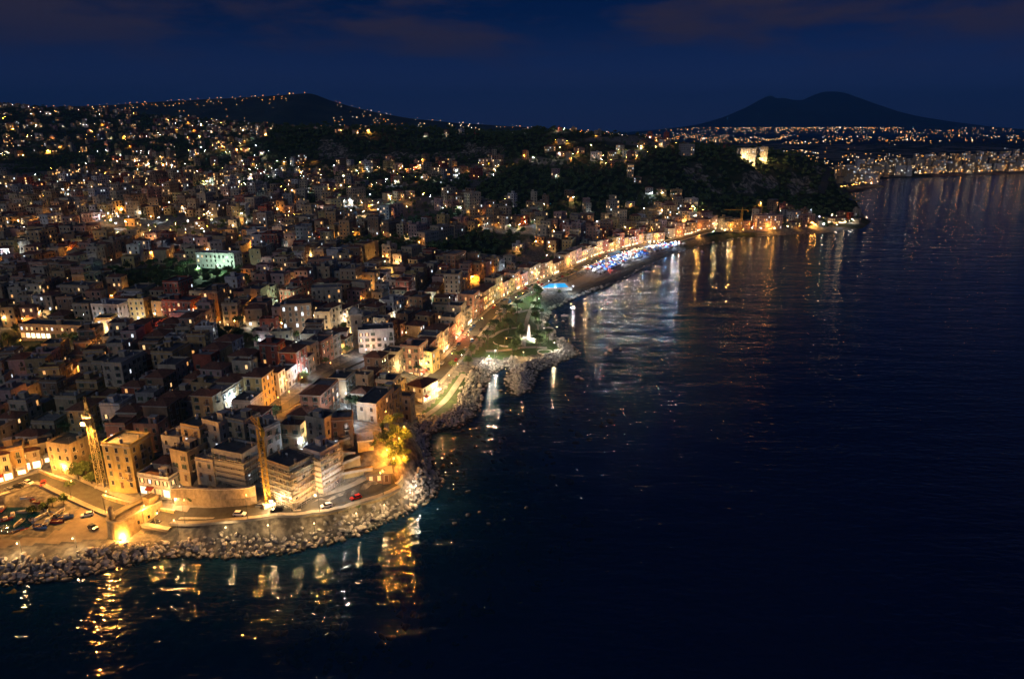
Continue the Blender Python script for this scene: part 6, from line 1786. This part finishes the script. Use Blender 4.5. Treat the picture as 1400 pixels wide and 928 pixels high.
for px, py, col, pw, hh, lab in ((92, 651, 'sodium', 1500, 4.5, 'amber lamp at the corner of the plain sandstone block'), (150, 684, 'sodium', 700, 4.5, 'amber lamp at the foot of the yellow palazzo'), (236, 694, 'warm', 500, 4.5, 'warm lamp outside the white harbour shop'),
        (533, 590, 'amber', 1500, 8.5, 'amber lamp above the rocky cove among trees, the upper one'), (545, 622, 'amber', 1500, 6.5, 'amber lamp among the cove rocks, halfway down'), (538, 648, 'amber', 1400, 6.5, 'amber lamp in the cove nearest the kiosk'), (556, 640, 'amber', 1200, 4.5, 'amber lamp standing on the cove rocks near the water'), (526, 575, 'amber', 1000, 6.5, 'amber lamp at the top of the cove below the town houses'), (552, 606, 'amber', 1100, 6.5, 'amber lamp between the cove trees on the seaward side'), (531, 632, 'amber', 1500, 4.5, 'amber lamp on the cliff side of the cove'), (528, 660, 'sodium', 700, 4.5, 'lamp in front of the brown kiosk'),
        (415, 618, 'cool', 900, 4.5, 'cool white lamp in the lane behind the white scaffolded building'), (476, 580, 'cool', 1200, 6.5, 'cool white lamp in a yard left of the orange cove'), (398, 590, 'cool', 450, 4.5, 'small cool lamp on a lane behind the yellow crane'), (437, 596, 'warm', 900, 4.5, 'warm lamp below a tall old town house'),
        (396, 556, 'amber', 1600, 6.5, 'amber lamp in a deep old town street'), (560, 566, 'sodium', 1200, 6.5, 'sodium lamp at the corner of the seaside garden'), (600, 548, 'warm', 2600, 6.5, 'warm lamp on the restaurant terrace, seaward side'), (612, 528, 'warm', 2600, 6.5, 'warm lamp on the garden path over the boulders'), (590, 530, 'warm', 1100, 4.5, 'warm lamp beside the restaurant wall'), (628, 512, 'warm', 900, 6.5, 'warm lamp at the upper end of the seaside garden'), (676, 492, 'white', 1300, 6.5, 'white lamp on the rocks between garden and park'), (668, 500, 'white', 900, 6.5, 'white lamp at the boulder slope below the park'),
        (596, 474, 'red', 1300, 4.5, 'red light on the terrace behind the villa, left one'), (614, 470, 'red', 1500, 4.5, 'red light on the terrace behind the villa, middle one'), (632, 464, 'red', 1200, 4.5, 'red light where the terrace meets the seafront road'), (645, 458, 'warm', 1000, 6.5, 'warm lamp at the head of the red-lit terrace'), (610, 482, 'warm', 500, 4.5, 'small warm lamp under the red-lit terrace'),
        (744, 462, 'white', 900, 6.5, 'white lamp on the park path near the water'), (740, 440, 'white', 1000, 6.5, 'white lamp on the seaward edge of the park'), (736, 420, 'green', 900, 6.5, 'greenish lamp at the narrow neck of the park'), (728, 410, 'green', 800, 6.5, 'greenish lamp at the inland corner of the park'), (706, 418, 'green', 700, 6.5, 'greenish lamp between park lawn and road'), (690, 476, 'sodium', 700, 6.5, 'sodium lamp beside the large round bed'), (760, 482, 'white', 900, 6.5, 'white lamp at the rocky tip of the park'), (716, 490, 'warm', 600, 4.5, 'warm lamp on the park shore by the boulders'),
        (250, 452, 'amber', 1800, 6.5, 'amber lamp in front of the deep red apartment block'), (276, 444, 'amber', 1300, 6.5, 'amber lamp right of the deep red apartment block'), (232, 462, 'red', 700, 4.5, 'red light in a yard under the deep red block'), (156, 462, 'cool', 1900, 6.5, 'cyan-white lamp at the white block behind the arcade'), (144, 456, 'cool', 1100, 6.5, 'second cyan-white lamp at the white block behind the arcade'),
        (300, 374, 'green', 2200, 6.5, 'greenish lamp under the long pale block, right end'), (272, 376, 'green', 1800, 6.5, 'greenish lamp under the long pale block, left end'), (392, 428, 'green', 1800, 6.5, 'greenish lamp shining on a mid-town facade'), (376, 424, 'green', 800, 6.5, 'weaker greenish lamp left of the lit mid-town facade'), (437, 384, 'sodium', 1700, 6.5, 'sodium lamp in front of the salmon mid-town block'), (452, 382, 'white', 1300, 6.5, 'white lamp right of the salmon mid-town block'),
        (468, 470, 'warm', 2000, 6.5, 'warm lamp on the square before the bell tower'), (480, 448, 'white', 1300, 6.5, 'white lamp on the square behind the bell tower'), (510, 452, 'cool', 1200, 6.5, 'cool lamp on a flat roof terrace near the bell tower'), (500, 494, 'cool', 900, 6.5, 'cool lamp at the foot of the white apartment block'), (530, 488, 'green', 700, 6.5, 'greenish lamp right of the white apartment block'),
        (490, 322, 'cool', 3000, 8.5, 'blue-white lamp on the hillside, left of a pair'), (530, 316, 'blue', 3000, 8.5, 'blue lamp on the hillside, right of a pair'), (632, 322, 'cool', 3200, 8.5, 'blue-white lamp by the wood in the middle distance'), (204, 320, 'warm', 4500, 8.5, 'dazzling warm lamp on the bend of the hill road'), (30, 400, 'cool', 1800, 8.5, 'cool lamp near the left edge among mid-town blocks'), (10, 360, 'cool', 2400, 8.5, 'cool lamp at the left edge above the town'), (352, 344, 'sodium', 2200, 6.5, 'sodium lamp on the mid-town slope'),
        (88, 486, 'white', 1200, 6.5, 'white lamp at the end of the arcade street'), (70, 522, 'cool', 1500, 6.5, 'cool white lamp over shops at the left of the old town'), (40, 518, 'sodium', 1300, 6.5, 'sodium lamp left of the cool-lit shops'), (118, 536, 'sodium', 900, 6.5, 'sodium lamp behind the harbour quarter'), (135, 493, 'amber', 1200, 6.5, 'amber lamp in front of a red-lit house behind the quarter')):
    p = hit(px, py); lamp(p.x, p.y, col, pw, hh, r9.uniform(0, 6.28), label=lab)
# lamps added along the sea wall foot to brighten the wall and rocks
_Nw, _ = normals2(SEAW)
for fr_, lab in ((.06, 'the first from the bastion'), (.2, 'the second from the bastion'), (.34, 'the third from the bastion'), (.48, 'the one midway along'), (.62, 'the fourth from the tip'), (.74, 'the third from the tip'), (.86, 'the second from the tip'), (.95, 'the nearest to the tip')):
    j = int(fr_ * (len(SEAW) - 1)); q = SEAW[j] + _Nw[j] * 4.6
    lamp(q[0], q[1], ('warm', 'white')[int(fr_ * 100) % 2], 300, 6.5, math.atan2(_Nw[j][1], _Nw[j][0]), label='added lamp lighting the foot of the sea wall, ' + lab)
for px, py, lab in ((30, 756, 'left'), (105, 749, 'right')):  # two lamps added on the quay to brighten the boulders
    p = hit(px, py); lamp(p.x, p.y, 'warm', 420, 4.5, -1.5, label=f'added quay lamp lighting the boulders left of the bastion, {lab} of two')
# festoon colours over the market
for i in range(i0, i1, 2):
    for off, cols in ((8, ('white', 'warm')), (15, ('cool', 'blue')), (22, ('white', 'cool', 'blue', 'red'))):
        q = R_SEA[i] + N_[i] * 0
        Nn, Tt = normals2(R_SEA); q = R_SEA[i] + Nn[i] * off
        if sd_at(*q) < 6: continue
        if r9.random() < 0.45: continue
        lamp(q[0], q[1], r9.choice(cols), 480, 4.5, r9.uniform(0, 6.28)); LAMPS[-1]['where'] = 'seafront market'
# scattered lamps: the nearest ones each a lamp, the farther ones one mass
OB = np.array(OBST)
lp = []
for y0, y1, st_, p_ in ((200, 470, 17, .62), (470, 620, 20, .62), (620, 1000, 19, .7), (1000, 2650, 25, .7)):
    X, Y = np.meshgrid(np.arange(-.82 * y1, min(.6 * y1, 560), st_), np.arange(y0, y1, st_))
    X = (X + rng.uniform(-.48, .48, X.shape) * st_).ravel(); Y = (Y + rng.uniform(-.48, .48, Y.shape) * st_).ravel()
    kp = np.abs(X) < Y * .84 + 10; X, Y = X[kp], Y[kp]
    S, W, Z = signed_dist(X, Y), in_woods(X, Y), height(X, Y)
    G = fbm(X / 110 + 3, Y / 110 + 8, 3)
    dob = np.array([(np.hypot(OB[:, 0] - a, OB[:, 1] - b) - OB[:, 2]).min() for a, b in zip(X, Y)])
    for x, y, s, w, z, g, dq in zip(X, Y, S, W, Z, G, dob):
        if s < 9 or w > 0 or not in_frame(x, y, z + 5, 0): continue
        if dq > 26 or dq < 0.2: continue
        if r9.random() > p_ * (0.35 + 1.2 * (g > 0.46)): continue
        if hidden(x, y, z + 9): continue
        lp.append((x, y, z, g))
lp.sort(key=lambda t: t[1])
LP_N = max(0, 298 - len(LAMPS))
FARL = {k: [] for k in LCOL}
def pick_col():
    return r9.choice(['sodium'] * 8 + ['warm'] * 7 + ['white'] * 5 + ['cool'] * 4 + ['amber'] * 3 + ['green'])
for k, (x, y, z, g) in enumerate(lp):
    c = pick_col()
    if k < LP_N and y < 640:
        lamp(x, y, c, 330 * math.exp(r9.gauss(0, .75)), r9.choice((4.5, 6.5, 6.5)), r9.uniform(0, 6.28)); LAMPS[-1]['where'] = 'town lanes'
    else:
        if r9.random() < (.75 if y < 1000 else .5 if y < 1500 else .25): FARL[c].append((x, y, z + r9.uniform(4, 7.5), 0.34 * math.exp(r9.gauss(0, .42))))
for (x, y, z) in FRONTL:
    _c = pick_col()
    FARL[_c].append((x, y, z, (.34 if _c in ('sodium', 'amber') else .28) * (1 + y / 2600) * math.exp(r9.gauss(0, .45))))
print('lamps', len(LAMPS), 'far lamps', sum(len(v) for v in FARL.values()))
OCT_V = np.array([(1, 0, 0), (-1, 0, 0), (0, 1, 0), (0, -1, 0), (0, 0, 1), (0, 0, -1)], np.float32)
CAP_V = np.array([(1, 1, -.4), (-1, 1, -.4), (-1, -1, -.4), (1, -1, -.4), (0, 0, .35), (1.25, 1.25, -.3), (-1.25, 1.25, -.3), (-1.25, -1.25, -.3), (1.25, -1.25, -.3)], np.float32)
CAP_F = np.array([(0, 3, 2), (0, 2, 1), (5, 6, 4), (6, 7, 4), (7, 8, 4), (8, 5, 4)], np.int32)      # shaded lamp: lit underneath, dark hood on top
OCT_F = np.array([(0, 2, 4), (2, 1, 4), (1, 3, 4), (3, 0, 4), (2, 0, 5), (1, 2, 5), (3, 1, 5), (0, 3, 5)], np.int32)
def light_cloud(name, sets, strength, sample, hooded=0.0):
    """many lamps too far to count: one mesh, one slot per lamp colour; a share of them under hoods"""
    Vs, Fs, Ms, mats, n = [], [], [], [M_IRON], 0
    for mi, (k, L) in enumerate([(k, L) for k, L in sets.items() if L]):
        mats.append(emit(f'{name}_{k}', LCOL[k], strength, sample))
        for (x, y, z, r) in L:
            if r9.random() < hooded:
                Vs.append(CAP_V * r * 1.25 + np.array((x, y, z), np.float32)); Fs.append(CAP_F + n); Ms += [mi + 1, mi + 1, 0, 0, 0, 0]; n += 9
            else:
                q = r * (0.6 if hooded else 1)
                Vs.append(OCT_V * q + np.array((x, y, z), np.float32)); Fs.append(OCT_F + n); Ms += [mi + 1] * 8; n += 6
    o = link_mesh(name, np_mesh(name, np.concatenate(Vs), np.concatenate(Fs), mats, np.array(Ms)))
    return tag(o, kind='stuff')
for px, py, c in ((760, 195, 'amber'), (775, 197, 'sodium'), (765, 206, 'sodium'), (746, 210, 'amber'), (790, 212, 'sodium'), (808, 202, 'warm'), (822, 222, 'warm'), (810, 222, 'white'), (835, 222, 'sodium'), (845, 209, 'warm'), (860, 218, 'green'), (870, 217, 'sodium'), (770, 214, 'sodium'), (783, 214, 'warm'), (700, 226, 'sodium'), (668, 227, 'amber'), (655, 226, 'sodium'), (862, 243, 'sodium'), (868, 252, 'sodium'), (905, 268, 'warm'), (925, 272, 'sodium'), (948, 278, 'warm'), (960, 284, 'white'), (890, 268, 'cool')):
    p = hit(px, py); FARL[c].append((p.x, p.y, p.z + 4.5, .62))
light_cloud('distant_street_lights', FARL, 400, True, 0.55)

# ------------------------------------------------------------------ far shore and far city
SHORE = {k: [] for k in LCOL}
fb = MB()
for _ in range(90):
    t = r9.random()
    px = 1124 + t * 290
    py = np.interp(px, (1124, 1165, 1212, 1250, 1400), (268, 257, 252, 240, 236)) - r9.random() ** 1.6 * (5 if px < 1200 else 10)
    p = at_z(px, py, 5)
    if sd_at(p[0], p[1]) < 4: continue
    c = r9.choice(('sodium', 'sodium', 'sodium', 'warm', 'warm', 'amber', 'white', 'cool'))
    SHORE[c].append((p[0], p[1], r9.uniform(8, 13), 0.55 * math.exp(r9.gauss(0, .35))))
for _ in range(300):
    px = r9.uniform(1130, 1440); py = np.interp(px, (1124, 1165, 1212, 1250, 1400), (262, 252, 248, 238, 234)) - r9.uniform(0.5, 24)
    p = at_z(px, py, 6)
    if sd_at(p[0], p[1]) < 8 or p[1] < 1700: continue
    w, d_, h = r9.uniform(10, 30), r9.uniform(9, 14), r9.choice((7, 10, 13, 16, 19, 26)); a = r9.uniform(-.4, .4)
    c, s = math.cos(a), math.sin(a)
    tr = lambda u, v, zz: (p[0] + u * c - v * s, p[1] + u * s + v * c, zz)
    fb.add([tr(u, v, zz) for zz in (0, 5 + h) for u, v in ((-w / 2, -d_ / 2), (w / 2, -d_ / 2), (w / 2, d_ / 2), (-w / 2, d_ / 2))], [(0, 1, 5, 4), (1, 2, 6, 5), (2, 3, 7, 6), (3, 0, 4, 7), (4, 5, 6, 7)], r9.randrange(4))
    for _ in range(int(w * h / 22)):
        if r9.random() < .16:
            u, zz = r9.uniform(-w / 2 + 1, w / 2 - 1), r9.uniform(7, 4 + h)
            fb.add([tr(u - .9, -d_ / 2 - .1, zz), tr(u + .9, -d_ / 2 - .1, zz), tr(u + .9, -d_ / 2 - .1, zz + 1.8), tr(u - .9, -d_ / 2 - .1, zz + 1.8)], [(0, 1, 2, 3)], r9.choice((4, 4, 5, 6)))
    if r9.random() < .8: SHORE[r9.choice(('sodium', 'sodium', 'warm', 'amber', 'white'))].append(tr(r9.uniform(-w, w) * .5, -d_ / 2 - 6, 5 + r9.uniform(4, 9)) + (0.55 * math.exp(r9.gauss(0, .35)),))
tag(fb.build('far_shore_town', [WM['cream'], WM['ochre'], WM['white'], WM['sandstone'], MATS['far_window_warm'], MATS['far_window_cool'], MATS['far_window_amber']]), kind='stuff')
for k in range(34):
    px = 1150 + k * 8.2; py = np.interp(px, (1124, 1165, 1212, 1250, 1400), (268, 258, 253, 242, 237)) - 1.2
    p = at_z(px, py, 4)
    if sd_at(p[0], p[1]) > 2: SHORE[r9.choice(('sodium', 'sodium', 'amber', 'warm'))].append((p[0], p[1], 12, .75 * math.exp(r9.gauss(0, .3))))
# lit coast of the headland strip and its little points
for px, py, c, r in ((1058, 319, 'sodium', 1.7), (1052, 318, 'sodium', 1.3), (1076, 316, 'warm', .9), (1040, 318, 'warm', .8), (1015, 320, 'sodium', .7), (1028, 318, 'white', .6), (1092, 315, 'sodium', .7), (1112, 313, 'amber', .8), (1126, 312, 'green', .7), (1142, 310, 'sodium', .8), (1155, 309, 'warm', .8), (1166, 306, 'white', .8), (1176, 304, 'sodium', .8), (1184, 303, 'warm', .7), (990, 321, 'warm', .7), (975, 323, 'green', .6), (1100, 296, 'cool', 1.1), (1108, 292, 'cool', 1.0), (1122, 293, 'white', .8), (1000, 322, 'amber', .6)):
    p = hit(px, py); SHORE[c].append((p.x, p.y, p.z + 5.5, r))
light_cloud('far_shore_lights', SHORE, 66, True, 0.25)
CITY = {k: [] for k in LCOL}
for _ in range(4200):
    px = r9.uniform(600, 1440); py = 178.5 + (r9.random() ** 1.5) * (58 if px > 1100 else 30)
    if 1130 < px < 1420 and 194 < py < 212 and r9.random() < .9: continue
    if fbm(np.array([px / 26.]), np.array([py / 5.]), 2)[0] < .46: continue
    p = at_z(px, py, 12)
    if p[1] > 17000 or p[1] < 1900 or sd_at(p[0], p[1]) < 10: continue
    CITY[r9.choice(['sodium'] * 5 + ['warm'] * 5 + ['white'] * 2 + ['cool', 'amber', 'amber'])].append((p[0], p[1], p[2] + 6, p[1] * 0.00026 * math.exp(r9.gauss(0, .32))))
for _ in range(520):          # towns at the foot of the volcano
    px = r9.gauss(1150, 130); 
    if not 900 < px < 1420: continue
    py = 174 + r9.random() ** 2 * 8 + abs(px - 1150) * .006
    D = 17500 - (py - 170) * 150
    p = at_d(px, py, D); CITY[r9.choice(['sodium', 'warm', 'warm', 'white', 'amber'])].append((p[0], p[1], p[2], D * 0.00026 * math.exp(r9.gauss(0, .3))))
def on_hill(G, n, test, cols, rr):
    X, Y, Z = G
    k = 0; tries = 0
    while k < n and tries < 40000:
        tries += 1
        j, i = r9.randrange(0, X.shape[0] // 2 + 1), r9.randrange(X.shape[1])
        px, py = project(X[j, i], Y[j, i], Z[j, i] + 4)
        if not (-20 < px < 1420) or not test(px, py, Y[j, i]): continue
        CITY[r9.choice(cols)].append((X[j, i], Y[j, i] - 5, Z[j, i] + 7, Y[j, i] * rr * math.exp(r9.gauss(0, .3)))); k += 1
_top = lambda px: np.interp(px, (0, 80, 150, 220, 300, 360, 415, 450, 520, 620, 700, 780), (148, 146, 144, 139, 135, 132, 128, 137, 155, 168, 173, 177))
on_hill(HILL, 120, lambda px, py, y: py < _top(px) + 7 and px < 420, ['sodium', 'sodium', 'warm', 'amber'], .00026)
on_hill(HILL, 420, lambda px, py, y: px > 455 and fbm(np.array([px / 18.]), np.array([py / 4.]), 2)[0] > .45, ['sodium', 'warm', 'warm', 'amber', 'white'], .00026)
on_hill(HILL, 60, lambda px, py, y: px < 480 and fbm(np.array([px / 22.]), np.array([py / 5.]), 2)[0] > .52, ['sodium', 'warm', 'amber'], .00026)
light_cloud('far_city_lights', CITY, 10, False)
# ------------------------------------------------------------------ night haze
mb = MB(); mb.box(-27000, 27000, -1500, 29500, -13.5, 1500)
m, n, l, b = new_mat('haze_air')
n.remove(b)
pv = n.new('ShaderNodeVolumePrincipled'); pv.inputs['Color'].default_value = (0.06, 0.42, 1.0, 1); pv.inputs['Density'].default_value = 4.6e-5; pv.inputs['Anisotropy'].default_value = 0.2
l.new(pv.outputs[0], n['Material Output'].inputs['Volume'])
tag(mb.build('haze', m), kind='stuff')
# ------------------------------------------------------------------ labels that say which one
ORDN = ['', 'first', 'second', 'third', 'fourth', 'fifth', 'sixth', 'seventh', 'eighth', 'ninth', 'tenth', 'eleventh', 'twelfth', 'thirteenth', 'fourteenth', 'fifteenth', 'sixteenth', 'seventeenth', 'eighteenth', 'nineteenth', 'twentieth',
        '21st', '22nd', '23rd', '24th', '25th', '26th', '27th', '28th', '29th', '30th', '31st', '32nd', '33rd', '34th', '35th', '36th', '37th', '38th', '39th', '40th', '41st', '42nd', '43rd', '44th', '45th', '46th', '47th', '48th', '49th', '50th']
NUMW = {1: 'one', 2: 'two', 3: 'three', 4: 'four', 5: 'five', 6: 'six', 7: 'seven'}
MARKS = [((150, 660), 'near the lattice mast'), ((385, 610), 'behind the yellow crane'), ((270, 600), 'above the tuff cliff'), ((515, 560), 'above the orange cove'), ((592, 500), 'around the seaside restaurant'), ((650, 440), 'inland of the park'),
         ((487, 455), 'around the bell tower'), ((60, 560), 'behind the harbour row'), ((75, 460), 'around the arcade building'), ((250, 440), 'near the deep red block'), ((230, 390), 'by the big tree patch'), ((436, 370), 'near the salmon block'), ((300, 500), 'on the old town slope'),
         ((180, 520), 'behind the lattice mast'), ((400, 500), 'below the brown block'), ((60, 380), 'on the left mid-slope'), ((160, 320), 'along the hill road'), ((757, 380), 'by the lit pool'), ((850, 340), 'by the market'), ((960, 310), 'towards the headland'), ((560, 370), 'on the middle slope'), ((630, 320), 'by the middle wood'), ((400, 300), 'on the far slope'),
         ((60, 240), 'on the upper left hill'), ((300, 240), 'below the ridge'), ((560, 260), 'under the quarry'), ((790, 210), 'on the villa hill'), ((900, 260), 'on the headland slope'), ((1080, 300), 'on the headland')]
def mark_of(r):
    px, py = project(r['x'], r['y'], r['z'])
    r['px'], r['py'] = px, py
    return min(MARKS, key=lambda m: (m[0][0] - px) ** 2 + (1.5 * (m[0][1] - py)) ** 2)[1]
def unique(recs, desc, place=None, axis='px'):
    """label = description + place, with its order from the left among those that share both"""
    g = {}
    for r in recs:
        w = (place(r) if place else mark_of(r)); 
        if 'px' not in r: r['px'], r['py'] = project(r['x'], r['y'], r['z'])
        g.setdefault((desc(r), w), []).append(r)
    for (d, w), L in g.items():
        L.sort(key=lambda r: r[axis])
        for k, r in enumerate(L):
            if len(L) == 1: r['o']['label'] = f'{d} {w}'
            elif len(L) == 2: r['o']['label'] = f"{d} {w}, {('left', 'right')[k]} of two"
            else: r['o']['label'] = f'{d} {w}, {ORDN[min(k + 1, 50)]} from left'
RN = {'concrete': 'grey flat roof', 'bitumen': 'dark flat roof', 'clay': 'reddish flat roof', 'tile': 'tiled roof'}
NM = {'house': 'house', 'apartment_block': 'apartment block', 'villa': 'villa', 'townhouse': 'narrow townhouse', 'seafront_house': 'seafront house'}
unique(HOUSES, lambda r: f"{r['col']} {NUMW.get(r['st'], 'tall')}-storey {NM[r['name']]}, {RN[r['roof']]}{', lit shops' if r['shops'] else ''}")
unique(TREC, lambda r: {'broadleaf_tree': 'leafy green broadleaf tree', 'umbrella_pine': 'flat-topped umbrella pine', 'cypress': 'slim dark cypress', 'palm': 'palm with arching fronds'}[r['kind']])
CN = {'sodium': 'orange', 'warm': 'warm white', 'white': 'white', 'cool': 'cool white', 'green': 'greenish', 'blue': 'blue', 'red': 'red', 'amber': 'deep amber'}
unique([l for l in LAMPS if not l.get('label')], lambda r: f"{CN[r['col']]} street lamp", lambda r: (('in the ' if r['where'] in ('town lanes', 'seafront market', 'old town street') else 'along the ') + r['where']) + ((' ' + mark_of(r)) if r['where'] == 'town lanes' else ''))
unique(CARS, lambda r: f"{r['col']} hatchback car parked", lambda r: r['where'])
unique(BOATS, lambda r: f"{'small ' if not r['cabin'] else ''}{r['col']} boat{' with a cabin' if r['cabin'] else ''}", lambda r: r['where'])
unique(STALLS, lambda r: f"{r['col']} tent stall with lit strip", lambda r: 'on the seafront promenade')
